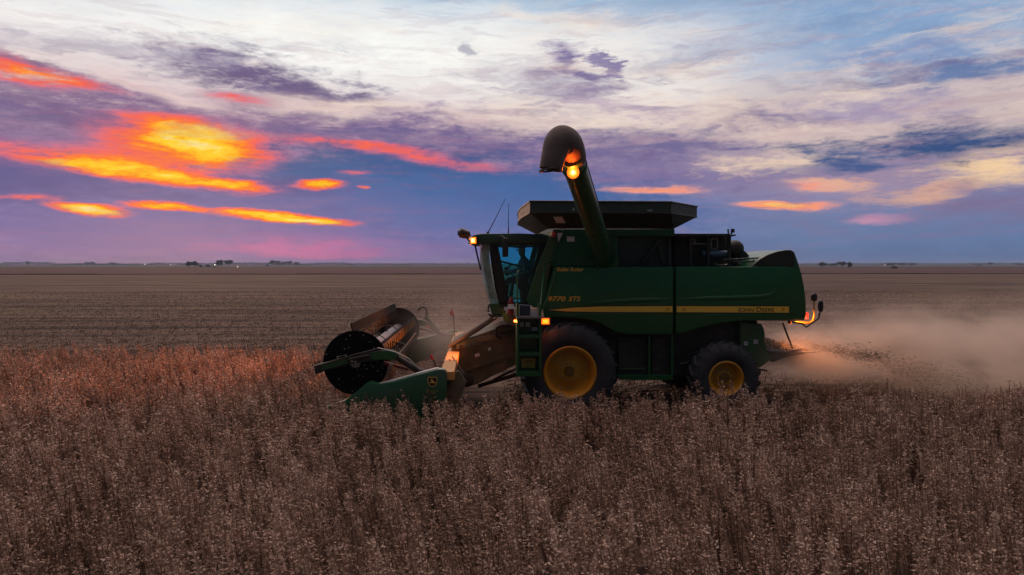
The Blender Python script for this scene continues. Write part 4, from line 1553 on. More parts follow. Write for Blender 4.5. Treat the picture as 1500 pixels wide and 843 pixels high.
mm = MB()
mm.tube([P(657, 508, YH0), P(690, 487, YH0), P(722, 466, YH0)], .045, 8)
mm.build('feeder_drive_shaft', material('dusty_shaft_guard', (.16, .13, .12, 1), .7, dirt=.4), comb, smooth=True)
mm = MB(); mm.tube([P(663, 508, YH0 - .05), P(700, 485, YH0 - .05), P(728, 466, YH0 - .05)], .018, 8)
mm.build('feeder_brace', M_BLK, comb)

# ================================================================ cutting header (rides on the feeder house, one with the machine)
HN, HF = 12.5, 20.1
XB = -.62
HZ = 1.33
# back sheet + top beam + floor
mm = MB()
mm.prism([(XB, .28), (XB + .06, .28), (XB - .02, HZ - .02), (XB - .08, HZ - .02)], HN + .05, HF - .05)
mm.build('header_back_sheet', material('dusty_header_sheet', (.05, .09, .03, 1), .6, dirt=.8, dirtcol=(.24, .15, .09, 1), scale=1.8), comb)
mm = MB(); mm.boxx(XB - .10, XB + .16, HN + .06, HF - .06, HZ - .16, HZ)
mm.build('header_top_beam', material('chaff_covered_yellow_beam', (.55, .26, .05, 1), .6, dirt=.5, dirtcol=(.36, .24, .15, 1), scale=2), comb, bevel=.015)
mm = MB(); mm.prism([(XB, .22), (XB, .28), (-1.45, .16), (-2.05, .20), (-2.05, .16), (-1.4, .10)], HN + .05, HF - .05)
mm.build('header_floor', M_STEEL, comb)
mm = MB()
k = 0
yk = HN + .1
while yk < HF - .1:
    mm.prism([(-2.05, .16), (-2.05, .21), (-2.17, .18)], yk, yk + .03)
    yk += .0762
mm.build('cutter_bar', M_STEEL, comb)
# cross auger with flighting
mm = MB()
ac = (-1.12, .52)
mm.tube([(ac[0], HN + .1, ac[1]), (ac[0], HF - .1, ac[1])], .17, 20)
ca = mm.build('cross_auger', M_GREY, comb, smooth=True)
mm = MB()
pv = None
N_ = 330
for i in range(N_ + 1):
    f = i / N_
    y_ = HN + .15 + f * (HF - HN - .3)
    hand = 1 if y_ < YC else -1
    a = hand * (y_ - YC) * 2 * PI / .5
    if abs(y_ - YC) < .6:
        pv = None
        continue
    c1 = mm.bm.verts.new((ac[0] + .17 * math.cos(a), y_, ac[1] + .17 * math.sin(a)))
    c2 = mm.bm.verts.new((ac[0] + .30 * math.cos(a), y_, ac[1] + .30 * math.sin(a)))
    if pv:
        mm.bm.faces.new([pv[0], pv[1], c2, c1])
    pv = (c1, c2)
mm.build('auger_flighting', M_STEEL, ca, smooth=True)
# end sheets and dividers
div = [(655, 553), (654, 545), (649, 541), (640, 541.5), (612, 549), (575, 559.5), (556, 563), (548, 561.5), (542, 559.5), (534, 564), (523, 574), (506, 586.5), (476, 597),
       (461, 607), (468, 611), (520, 620), (600, 628), (648, 626), (652, 590)]


def divider(y0, y1, yref_prof, mat, lab=None):
    q = MB()
    q.prism(yref_prof, y0, y1)
    return q.build('crop_divider', mat, comb, bevel=.035, smooth=True)


DP = xz(div, 12.42)
M_DIV = material('worn_divider_green', (0.006, 0.085, 0.036, 1), 0.42, coat=.15, dirt=.35, dirtcol=(.07, .06, .05, 1), scale=1.1, var=.3)
dn = divider(12.42, 12.62, DP, M_DIV)
df = divider(19.95, 20.15, DP, M_GREEN2)
mm = MB(); mm.tube([P(652, 542.5, 12.5), P(640, 541.0, 12.5), P(612, 548.4, 12.5), P(575, 559, 12.5), P(556, 562.3, 12.5)], [.02, .035, .035, .035, .02], 10)
mm.build('worn_edge', M_STEEL, dn, smooth=True)
# emblem: rounded badge with a leaping deer, and small lettering under it
def badge(par, cx, cy, w, h, Y):
    def pt(u, v):
        return (cx + u * w / 2, cy - v * h / 2)
    out = [(-1, .8), (-.8, 1), (.8, 1), (1, .8), (.9, -.4), (.55, -.85), (0, -1), (-.55, -.85), (-.9, -.4)]
    q = MB(); q.prism([pt(*p) for p in out], Y - .003, Y - .001, Y)
    q.build('badge_border', M_DECAL, par)
    q = MB(); q.prism([pt(a * .88, b * .88) for a, b in out], Y - .006, Y - .0035, Y)
    q.build('badge_field', M_BLKDEC, par)
    deer = [(-.66, -.22), (-.40, -.10), (-.18, -.02), (-.22, .28), (-.42, .30), (-.20, .44), (-.30, .72), (-.12, .52), (-.02, .74), (.0, .42), (.04, .16), (.34, .10), (.56, -.12),
            (.74, -.46), (.50, -.26), (.30, -.16), (.38, -.42), (.20, -.22), (.0, -.22), (-.24, -.20), (-.40, -.30), (-.52, -.26)]
    q = MB(); q.prism([pt(a, b) for a, b in deer], Y - .009, Y - .0065, Y)
    q.build('badge_emblem', M_DECAL, par)


badge(dn, 633.5, 559.5, 14.5, 14.5, 12.42)
text('625F', 624.5, 576, 642, 3.6, 12.415, material('faded_yellow_decal', (.25, .17, .02, 1), .6), dn, shear=.1)
mm = MB(); mm.prism([(655, 553), (672, 543), (683, 560), (672, 592), (655, 600)], 12.9, 13.0, 12.9)
mm.build('header_end_plate', M_FEED, comb)
mm = MB(); mm.tube([P(658, 526, 14.0), P(668, 541, 14.0), P(678, 558, 14.0)], .018, 8); mm.tube([P(662, 522, 14.0), P(680, 548, 14.0)], .014, 8)
mm.build('header_hose', M_STEEL, comb)

# reel: spinning drum at rest. tube, end discs, bats with fingers
RC = P(521, 531.5, 12.75)
RX, RZ = RC.x, RC.z
RR = .60


M_BLK2 = material('matt_black_reel', (.008, .008, .009, 1), .85, dirt=.0, spec=.08)


def reel_disc(y0, first):
    q = MB()
    q.lathe(RX, RZ, [(0, y0), (RR * .985, y0), (RR, y0 + .012), (RR * .985, y0 + .024), (0, y0 + .024)], 56)
    d_ = q.build('reel_disc', M_BLK2, comb, smooth=True)
    q = MB()
    rr_ = random.Random(5)
    for i in range(46):
        a = rr_.uniform(0, 2 * PI)
        r_ = rr_.uniform(.12, .93) * RR
        if first:
            s_ = rr_.uniform(.008, .022)
            q.box((RX + r_ * math.cos(a), y0 - .003, RZ + r_ * math.sin(a)), (s_ * 1.3, .004, s_), Euler((0, a, 0)))
    q.tube([(RX, y0 - .03, RZ), (RX, y0 + .01, RZ)], .09, 20)
    q.build('disc_fitting', material('worn_disc_spots', (.22, .24, .26, 1), .5), d_)
    return d_


reel_disc(12.74, True)
reel_disc(19.42, False)
for yk in (15.0, 17.2):
    q = MB()
    for k in range(6):
        a = k * PI / 3 + .62
        q.tube([(RX + .08 * math.cos(a), yk, RZ + .08 * math.sin(a)), (RX + .55 * math.cos(a), yk, RZ + .55 * math.sin(a))], .018, 6)
    q.tube([(RX + .30 * math.cos(t_), yk, RZ + .30 * math.sin(t_)) for t_ in [k * PI / 12 for k in range(25)]], .012, 6, caps=False)
    q.build('reel_spider', M_BLK, comb)
mm = MB(); mm.tube([(RX, 12.77, RZ), (RX, 19.42, RZ)], .15, 28)
mm.build('reel_tube', material('grey_reel_tube', (.16, .14, .16, 1), .4, metal=.2, dirt=.3), comb, smooth=True)
for k in range(6):
    a = k * PI / 3 + .62
    cx, cz = RX + .56 * math.cos(a), RZ + .56 * math.sin(a)
    q = MB()
    q.tube([(cx, 12.77, cz), (cx, 19.42, cz)], .022, 8)
    wd = .17 if k == 1 else .035
    # bat slat stands outwards and leans back
    dxn, dzn = math.cos(a + .15), math.sin(a + .15)
    q.prism([(cx + .01 * dzn, cz - .01 * dxn), (cx + wd * dxn + .01 * dzn, cz + wd * dzn - .01 * dxn), (cx + wd * dxn - .01 * dzn, cz + wd * dzn + .01 * dxn), (cx - .01 * dzn, cz + .01 * dxn)], 12.79, 19.4)
    bt = q.build('reel_bat', M_BLK2, comb)
    q = MB()
    yk = 12.9
    while yk < 19.35:
        q.tube([(cx, yk, cz), (cx + .03, yk, cz - .13), (cx + .02, yk, cz - .24)], [.006, .006, .003], 4)
        yk += .15 if k else .32
    tag(q.build('reel_fingers', material('orange_finger', (.62, .30, .05, 1), .6) if k == 0 else material('dark_spring_finger', (.03, .022, .016, 1), .6), bt), kind='stuff')
# reel arms: a green beam with a black box nose, curved strut down to the header
for yk, mt in ((12.62, M_GREEN), (19.6, M_GREEN2)):
    k_ = Vector((0, yk - 12.62, 0))
    q = MB()
    q.prism(xz([(464, 534.5), (510, 522), (555, 514), (572, 513), (585, 520), (584, 527), (560, 527), (510, 534), (466, 546.5)], 12.62), yk - .03, yk + .05)
    ra = q.build('reel_arm', M_BLK, comb, bevel=.012)
    for seg_ in ([(470, 534.8), (508, 524.5), (508.5, 532.5), (471, 543)], [(541, 518), (556, 515), (572, 514.4), (583, 520), (578, 526.5), (545, 526.5)]):
        q = MB()
        q.prism(xz(seg_, 12.62), yk - .045, yk - .033)
        q.build('arm_cover', mt, ra, bevel=.004)
    q = MB()
    q.tube([P(511, 527, 12.56) + k_, P(541, 521, 12.56) + k_], .03, 10)
    q.build('arm_piston', M_BLKD, ra, smooth=True)
    q = MB()
    q.prism(xz([(461, 536), (471, 533), (473, 545), (463, 548)], 12.62), yk - .05, yk + .07)
    q.tube([P(473, 533.5, 12.62) + k_ + Vector((0, -.06, 0)), P(520, 519.5, 12.62) + k_ + Vector((0, -.06, 0)), P(553, 511, 12.62) + k_ + Vector((0, -.06, 0))], .014, 6)
    q.build('arm_nose', M_BLK, ra)
    q = MB()
    q.tube([P(553, 510, 12.6) + k_, P(566, 513, 12.6) + k_, P(582, 517, 12.6) + k_, P(600, 527, 12.6) + k_, P(616, 543, 12.6) + k_], .012, 8)
    q.build('arm_hose', M_STEEL, ra, smooth=True)
    q = MB()
    q.tube([P(582, 524, 12.66) + k_, P(598, 534, 12.66) + k_, P(612, 543, 12.66) + k_, P(628, 548, 12.66) + k_, Vector((XB, yk + .05, 1.3))], [.055, .06, .06, .05, .04], 10)
    q.build('arm_strut', M_BLK, ra, smooth=True)
    q = MB()
    q.tube([P(562, 531, 12.7) + k_, P(598, 541.5, 12.7) + k_], .030, 10)
    q.build('arm_cylinder', material('dull_red_cylinder', (.20, .02, .02, 1), .5), ra, smooth=True)
    if yk < 13:
        q = MB()
        q.tube([P(495, 526, 12.55), P(494, 523, 12.55), P(507, 520, 12.55), P(507, 523, 12.55)], .012, 6)
        q.box(P(515.5, 529, 12.56), (.04, .03, .05)); q.box(P(520.5, 530.5, 12.56), (.03, .03, .03)); q.box(P(573, 534, 12.56), (.05, .03, .05))
        q.build('arm_fitting', M_STEEL, ra)
mm = MB(); mm.tube([P(581, 522, 14.6), P(596, 505, 14.6), P(609, 488, 14.6)], .016, 8)
mm.build('reel_tie_rod', M_STEEL, comb)
mm = MB(); mm.tube([P(612, 455, 19.4), P(616, 450.5, 19.4), P(623, 450.5, 19.4), P(625.5, 457, 19.4), P(624.5, 466, 19.4)], .03, 8)
mm.build('hose_loop', M_BLK, comb, smooth=True)
mm = MB()
mm.prism(xz([(620, 466), (626, 464), (645, 484), (640, 487)], 19.4), 19.4, 19.5)
mm.build('lift_link', M_GREEN2, comb, bevel=.01)
mm = MB(); mm.prism([(622, 476.5), (628, 477.5), (631, 482), (625, 479)], 19.3, 19.34, 19.3)
mm.build('red_reflector', M_RED, comb)
# marker wands with red tips standing on the header
for (x0_, y0_, x1_, y1_, Y_w, tip) in ((665, 474, 661, 452, 17.6, 1), (640, 541, 631, 521, 12.8, 0)):
    mm = MB(); mm.tube([P(x0_, y0_, Y_w), P((x0_ + x1_) / 2 + 1, (y0_ + y1_) / 2, Y_w), P(x1_, y1_, Y_w)], .014, 8)
    if tip:
        mm.tube([P(665, 474, Y_w), P(667, 505, Y_w)], .012, 8)
    wd_ = mm.build('marker_wand', M_BLK, comb)
    mm = MB()
    if tip:
        q = P(661.5, 459, Y_w)
        mm.tube([q + Vector((-.01, 0, .06)), q + Vector((.02, 0, -.06))], [.055, .05], 10)
    else:
        q = P(632, 523, Y_w)
        mm.tube([q + Vector((-.01, 0, .04)), q + Vector((.02, 0, -.05))], [.02, .03], 8)
    mm.build('wand_reflector', M_RED, wd_, smooth=True)


# ================================================================ driver
def skin_mesh(name, joints, edges, radii, mat, parent=None, sub=2, origin=(0, 0, 0)):
    me = bpy.data.meshes.new(name)
    org = Vector(origin)
    me.from_pydata([Vector(j) - org for j in joints], edges, [])
    o = bpy.data.objects.new(name, me)
    COL.objects.link(o)
    sk = o.modifiers.new('skin', 'SKIN')
    sk.use_smooth_shade = True
    for i, r_ in enumerate(radii):
        rx_, ry_ = r_ if isinstance(r_, tuple) else (r_, r_)
        me.skin_vertices[0].data[i].radius = (rx_, ry_)
        me.skin_vertices[0].data[i].use_root = (i == 0)
    sb = o.modifiers.new('sub', 'SUBSURF')
    sb.levels = sb.render_levels = sub
    bpy.context.view_layer.update()
    dg = bpy.context.evaluated_depsgraph_get()
    nm = bpy.data.meshes.new_from_object(o.evaluated_get(dg))
    o.modifiers.clear()
    o.data = nm
    nm.name = name
    nm.materials.clear()
    nm.materials.append(mat)
    for p in nm.polygons:
        p.use_smooth = True
    if parent:
        o.parent = parent
    else:
        o.location = org
    o['_org'] = tuple(org)
    return o


def driver():
    hip = P(769, 413, YC)
    x, y, z = hip.x, YC, hip.z + .03
    V_ = Vector
    j = [V_((x, y, z)), V_((x + .00, y, z + .18)), V_((x - .02, y, z + .36)), V_((x - .03, y, z + .50)), V_((x - .05, y, z + .57)),   # 0-4 pelvis..neck
         V_((x - .075, y, z + .64)), V_((x - .075, y, z + .73)), V_((x - .07, y, z + .80))]                                         # head
    rad = [(.15, .12), (.15, .115), (.17, .125), (.10, .09), .055, (.075, .085), (.085, .10), (.06, .07)]
    e = [(i, i + 1) for i in range(7)]
    hands = []
    for s_ in (-1, 1):
        b = len(j)
        j += [V_((x - .03, y + s_ * .19, z + .46)), V_((x - .16, y + s_ * .25, z + .24)), V_((x - .37, y + s_ * .19, z + .21)), V_((x - .44, y + s_ * .17, z + .22))]
        rad += [.062, .048, .033, (.038, .022)]
        e += [(3, b), (b, b + 1), (b + 1, b + 2), (b + 2, b + 3)]
        hands.append(b + 3)
        for f in range(4):   # four fingers and a thumb
            c = len(j)
            o_ = (f - 1.5) * .02
            j += [j[b + 3] + V_((-.045, o_, .0)), j[b + 3] + V_((-.075, o_, -.02 - .004 * f)), j[b + 3] + V_((-.07, o_, -.045))]
            rad += [.010, .009, .008]
            e += [(b + 3, c), (c, c + 1), (c + 1, c + 2)]
        c = len(j)
        j += [j[b + 3] + V_((-.015, -s_ * .04, -.01)), j[b + 3] + V_((-.045, -s_ * .05, -.025))]
        rad += [.011, .009]
        e += [(b + 3, c), (c, c + 1)]
        b = len(j)
        j += [V_((x - .05, y + s_ * .10, z - .01)), V_((x - .42, y + s_ * .15, z + .03)), V_((x - .47, y + s_ * .15, z - .38)), V_((x - .60, y + s_ * .15, z - .42))]
        rad += [.095, .065, .045, (.045, .035)]
        e += [(0, b), (b, b + 1), (b + 1, b + 2), (b + 2, b + 3)]
    body = skin_mesh('person', j, e, rad, M_SKIN, origin=(x, y, z - .42))
    tag(body, 'driver in a cap seated inside the cab, hands toward the steering wheel, facing left', 'person')
    O = body['_org']
    # nose, ears, eyes as small relief in one mesh of the face
    # shirt and trousers: slightly larger shells
    sj = j[:4] + [j[8], j[9], j[8 + 4 + 12 + 2 + 4]]
    nn = 8 + 4 + 12 + 2 + 4     # first joint of the right arm
    sh = [j[0], j[1], j[2], j[3], j[8], j[9], j[10], j[nn], j[nn + 1], j[nn + 2]]
    skin_mesh('shirt', sh, [(0, 1), (1, 2), (2, 3), (3, 4), (4, 5), (5, 6), (3, 7), (7, 8), (8, 9)],
              [(.165, .135), (.168, .132), (.185, .14), (.115, .10), .080, .062, .045, .080, .062, .045], M_SHIRT, body, origin=O)
    l0 = nn - 4
    l1 = nn + 4 + 12 + 2
    tr = [j[0]] + [j[l0 + i] for i in range(3)] + [j[l1 + i] for i in range(3)]
    skin_mesh('trousers', tr, [(0, 1), (1, 2), (2, 3), (0, 4), (4, 5), (5, 6)], [(.16, .14), .11, .08, .062, .11, .08, .062], M_JEANS, body, origin=O)
    q = MB()
    hc = j[6] + V_((.0, 0, .045))
    ring = []
    for k in range(7):
        t_ = k / 6 * PI / 2
        ring.append((math.cos(t_), math.sin(t_)))
    pr_ = None
    for cc, ss in ring:
        cur_ = [q.bm.verts.new((hc.x + .112 * cc * math.cos(a), hc.y + .098 * cc * math.sin(a), hc.z + .085 * ss)) for a in [i * PI / 12 for i in range(24)]]
        if pr_:
            for i in range(24):
                q.bm.faces.new([pr_[i], pr_[(i + 1) % 24], cur_[(i + 1) % 24], cur_[i]])
        pr_ = cur_
    q.prism([(hc.x - .09, hc.z + .012), (hc.x - .205, hc.z - .012), (hc.x - .205, hc.z - .002), (hc.x - .09, hc.z + .028)], hc.y - .075, hc.y + .075)
    q.build('cap', M_CAP, body, smooth=True)
    q = MB()
    q.tube([j[6] + V_((-.095, 0, .03)), j[6] + V_((-.125, 0, -.012)), j[6] + V_((-.10, 0, -.022))], [.009, .015, .010], 8)
    q.build('nose', M_SKIN, body, smooth=True)
    for s_ in (-1, 1):
        q = MB(); q.tube([j[6] + V_((.005, s_ * .085, .012)), j[6] + V_((.0, s_ * .098, .0)), j[6] + V_((.0, s_ * .088, -.03))], [.014, .02, .01], 8)
        q.build('ear', M_SKIN, body, smooth=True)
        q = MB(); q.tube([j[6] + V_((-.088, s_ * .034, .012)), j[6] + V_((-.098, s_ * .033, .012))], [.013, .008], 8)
        q.build('eye', M_WHITE, body, smooth=True)


driver()


# ================================================================ far trees, woods, farmstead
def leafy(name, px, py_base, w_px, h_px, Y, trunk=True, n=420, seed=0, lobes=5):
    rs = random.Random(seed)
    base = P(px, py_base, Y)
    sc_ = Y / F
    w = w_px * sc_
    h = h_px * sc_
    org = Vector((base.x, Y, 0))
    root = empty(name, org)
    if trunk:
        q = MB()
        q.tube([(org.x, Y, 0), (org.x + .02 * w, Y, h * .35), (org.x - .02 * w, Y, h * .7)], [h * .035, h * .026, h * .01], 7)
        for k in range(4):
            a = rs.uniform(0, 2 * PI)
            z_ = h * rs.uniform(.25, .45)
            q.tube([(org.x, Y, z_), (org.x + math.cos(a) * w * .28, Y + math.sin(a) * w * .28, z_ + h * .25)], [h * .016, h * .006], 5)
        q.build('trunk', M_BARK, root)
    q = MB()
    lb = [(rs.uniform(-.28, .28) * w, rs.uniform(-.3, .3) * w, h * rs.uniform(.38, .78), w * rs.uniform(.22, .36), h * rs.uniform(.16, .26)) for _ in range(lobes)]
    lb.append((0, 0, h * .6, w * .34, h * .36))
    for i in range(n):
        L = rs.choice(lb)
        v = Vector((rs.gauss(0, 1), rs.gauss(0, 1), rs.gauss(0, 1))).normalized() * (rs.random() ** .4)
        c = Vector((org.x + L[0] + v.x * L[3], Y + L[1] + v.y * L[3], L[2] + v.z * L[4]))
        s_ = h * rs.uniform(.03, .07)
        a = Vector((rs.gauss(0, 1), rs.gauss(0, 1), rs.gauss(0, 1))).normalized()
        b = a.cross(Vector((rs.gauss(0, 1), rs.gauss(0, 1), rs.gauss(0, 1)))).normalized()
        q.poly([c + a * s_, c + b * s_, c - a * s_, c - b * s_])
    q.build('crown', M_LEAF, root)
    return root


TREES = [
    (41, 388.6, 7, 5.5, 1500, 'lone round tree at the far left end of the horizon'),
    (117, 388.6, 5, 3.2, 1700, 'tiny round bush on the horizon left of the broad far tree pair'),
    (128, 388.6, 8, 4.4, 1500, 'left tree of the low pair well left of the farmstead'),
    (135, 388.6, 9, 5.2, 1500, 'right and taller tree of the low pair well left of the farmstead'),
    (165, 388.6, 16, 4.2, 1500, 'flat-topped wide tree clump alone left of the farmstead'),
    (277, 391.6, 10, 7.4, 760, 'dark tree at the left end of the farmstead'),
    (286, 391.6, 8, 7.8, 760, 'narrow dark tree second from the left at the farmstead'),
    (321, 391.0, 9, 8.6, 800, 'round-headed tree just right of the farmstead sheds'),
    (335, 391.0, 13, 8.8, 800, 'largest wide dark tree at the right end of the farmstead'),
    (399, 389.6, 8, 7.4, 1150, 'leftmost peaked tree of the grove right of the farmstead'),
    (407, 389.6, 9, 6.4, 1150, 'second tree of the grove right of the farmstead'),
    (416, 389.6, 10, 5.8, 1150, 'middle tree of the grove right of the farmstead'),
    (424, 389.6, 9, 6.2, 1150, 'fourth tree of the grove right of the farmstead'),
    (433, 389.6, 10, 5.2, 1150, 'low rightmost tree of the grove right of the farmstead'),
    (1205, 392.6, 14, 7.6, 780, 'broad tree nearest the back of the harvester on the right horizon'),
    (1219, 391.5, 12, 5.0, 850, 'low bush between the two tall trees right of the harvester'),
    (1234, 392.4, 11, 8.0, 800, 'rounded tall tree in the row right of the harvester'),
    (1244, 394.0, 8, 9.2, 680, 'ragged tall tree ending the row right of the harvester'),
    (1306, 390.4, 12, 5.4, 1100, 'tree beside the small white farmhouse on the right horizon'),
    (1320, 390.4, 16, 4.6, 1100, 'wide low tree right of the white farmhouse'),
    (1335, 390.2, 12, 4.2, 1200, 'fading bluish tree right of the wide low one'),
    (1311, 395.4, 9, 5.0, 560, 'small dark bush out in the field in front of the right farmhouse'),
    (1451, 390.0, 7, 5.0, 1300, 'peaked tree on the horizon near the right edge'),
    (1432, 390.0, 12, 3.2, 1300, 'low spread tree left of the peaked tree near the right edge'),
    (1493, 390.0, 16, 4.0, 1200, 'tree clump cut by the right edge of the picture'),
]
for i, (px, pyb, w_, h_, Y_t, lb_) in enumerate(TREES):
    Yt = CAMZ * F / (pyb - 388)
    Yt = min(Yt, 2300)
    t = leafy('tree', px, pyb, w_ * 1.1, h_ * 1.2, Yt, n=900, seed=i * 7 + 3, lobes=5)
    tag(t, lb_, 'tree', group='far trees along the horizon')


def woods():
    rs = random.Random(99)
    q = MB()
    spans = [(-260, 10, 2.0), (10, 38, 3.6), (45, 78, 3.6), (78, 222, 1.6), (222, 264, 2.6), (264, 343, 2.2), (343, 395, 3.0), (395, 462, 1.8), (462, 505, 3.0), (505, 700, 2.0),
             (700, 1180, 1.6), (1180, 1290, 2.2), (1290, 1345, 2.6), (1345, 1420, 2.0), (1420, 1500, 2.6), (1500, 1850, 2.2)]
    Y = 3000
    s_ = Y / F
    for a, b, h in spans:
        x = a
        while x < b:
            hh = h * (.75 + .45 * rs.random()) * s_ + 1.2 * s_
            w = rs.uniform(2.0, 4.5)
            c = P(x, 388, Y)
            for k in range(26):
                cc = Vector((c.x + rs.uniform(-.6, .6) * w * s_, Y + rs.uniform(-20, 20), hh * rs.random() ** .7 * (1 - .15 * rs.random())))
                aa = Vector((rs.gauss(0, 1), rs.gauss(0, 1), rs.gauss(0, 1))).normalized()
                bb = aa.cross(Vector((rs.gauss(0, 1), rs.gauss(0, 1), rs.gauss(0, 1)))).normalized()
                r_ = rs.uniform(.28, .6) * s_ * 1.2
                q.poly([cc + aa * r_, cc + bb * r_, cc - aa * r_, cc - bb * r_])
            x += w * .42
    o = q.build('distant_woods', M_LEAF)
    tag(o, 'hazy low line of woods along the whole horizon', 'woods', kind='stuff')


woods()


def barn(px, py_base, w_px, h_px, ratio, lab, wallmat=M_BARN, cat='shed', silo=False):
    Y = CAMZ * F / (py_base - 388)
    b = P(px, py_base, Y)
    s_ = Y / F
    w, h = w_px * s_, h_px * s_
    d = w * ratio
    r = empty('farm_shed', (b.x, Y, 0))
    q = MB()
    q.boxx(b.x - w / 2, b.x + w / 2, Y - d / 2, Y + d / 2, 0, h * .62)
    wl = q.build('wall', wallmat, r)
    q = MB()
    q.boxx(b.x - w * .16, b.x + w * .16, Y - d / 2 - .06, Y - d / 2 - .005, 0, h * .45)
    q.build('door', M_BLKD, wl)
    q = MB()
    q.prism([(b.x - w / 2 - .3, h * .62), (b.x + w / 2 + .3, h * .62), (b.x, h)], Y - d / 2 - .3, Y + d / 2 + .3)
    q.build('roof', M_ROOF, r)
    tag(r, lab, cat)
    return r


barn(296, 391.2, 7, 3.2, 1.4, 'small grey shed between the dark trees at the left farmstead')
barn(307, 391.2, 8, 3.6, 1.2, 'pale gabled shed in the middle of the left farmstead')
barn(314.5, 391.1, 5, 4.2, 1.2, 'narrow pale barn beside the round-headed tree of the left farmstead')
barn(393, 390.0, 6, 2.8, 1.2, 'tiny pale shed left of the grove')
barn(1298.5, 390.2, 5, 3.4, 1.2, 'small white farmhouse on the right horizon', M_WHITE, 'house')
barn(1433, 390.0, 5, 2.6, 1.3, 'tiny pale shed near the right edge of the horizon')

for i, (px, pyb, hp, lb_) in enumerate([(107, 389.6, 4.5, 'short utility pole on the far left horizon'), (147, 389.8, 6.5, 'tall thin utility pole left of the farmstead'),
                                       (392, 389.8, 6.0, 'thin utility pole just left of the grove'), (1292, 390, 4.5, 'utility pole beside the white farmhouse')]):
    Y = CAMZ * F / (pyb - 388)
    b = P(px, pyb, Y)
    s_ = Y / F
    r = empty('utility_pole', (b.x, Y, 0))
    q = MB(); q.tube([(b.x, Y, 0), (b.x, Y, hp * s_)], [.35, .22], 7); q.build('pole', M_BARK, r)
    q = MB(); q.boxx(b.x - 1.3, b.x + 1.3, Y - .1, Y + .1, hp * s_ * .9, hp * s_ * .93); q.build('crossarm', M_BARK, r)
    tag(r, lb_, 'utility pole', group='utility poles along the horizon')
for i, (px, py_, pyb, rr_, lb_) in enumerate([(212.5, 387.5, 390.0, .34, 'lit yard lamp far left, brightest on the dark horizon'), (250, 387.6, 390, .25, 'left of two faint lit yard lamps left of the farmstead'),
                                             (255.5, 387.4, 390, .20, 'right of two faint lit yard lamps left of the farmstead'), (314.5, 388.4, 391.2, .42, 'bluish lit yard lamp among the farmstead sheds'),
                                             (348.5, 391.4, 393.5, .30, 'low lit lamp in the field right of the farmstead')]):
    Y = CAMZ * F / (pyb - 388) - 12
    b = P(px, py_, Y)
    s_ = Y / F
    r = empty('yard_lamp', (b.x, Y, 0))
    q = MB(); q.tube([(b.x, Y + .3, 0), (b.x, Y + .3, b.z + .2)], [.14, .09], 6); q.tube([(b.x, Y + .3, b.z + .2), (b.x, Y - .4, b.z + .3)], .07, 6)
    q.build('pole', M_BLK, r)
    q = MB(); q.lathe(b.x, b.z, [(0, Y - .3 - rr_ * s_ * .6), (rr_ * s_, Y - .3), (0, Y - .3 + rr_ * s_ * .6)], 12)
    q.build('lit_globe', M_YARD, r, smooth=True)
    tag(r, lb_, 'yard lamp', group='lit yard lamps on the horizon')


# ---------------------------------------------------------------- evening haze over the whole plain
q = MB(); q.boxx(-5200, 5200, -60, 3600, -1.0, 22.0)
hm = bpy.data.materials.new('haze_air')
hm.use_nodes = True
HN_ = NT(hm.node_tree)
HN_.n.clear()
hv = HN_.node('ShaderNodeVolumePrincipled')
hv.inputs['Color'].default_value = (.62, .74, .95, 1)
hv.inputs['Density'].default_value = 0.00014
ho = HN_.node('ShaderNodeOutputMaterial')
HN_.l.new(hv.outputs[0], ho.inputs['Volume'])
o = q.build('haze', hm)
tag(o, 'thin bluish evening haze over the far plain', 'haze', kind='stuff')


# ================================================================ dust and flying chaff
def dust(name, x0, x1, y0, y1, z0, z1, fn, colr, label, aniso=.35):
    q = MB(); q.boxx(x0, x1, y0, y1, z0, z1)
    m_ = bpy.data.materials.new(name + '_volume')
    m_.use_nodes = True
    N = NT(m_.node_tree)
    N.n.clear()
    oc = N.node('ShaderNodeTexCoord').outputs['Object']
    s_ = N.node('ShaderNodeSeparateXYZ')
    N.put(s_.inputs[0], oc)
    den = fn(N, oc, *s_.outputs)
    v = N.node('ShaderNodeVolumePrincipled')
    v.inputs['Color'].default_value = colr
    v.inputs['Anisotropy'].default_value = aniso
    N.put(v.inputs['Density'], den)
    o_ = N.node('ShaderNodeOutputMaterial')
    N.l.new(v.outputs[0], o_.inputs['Volume'])
    o = q.build(name, m_)
    tag(o, label, 'dust', kind='stuff')
    return o


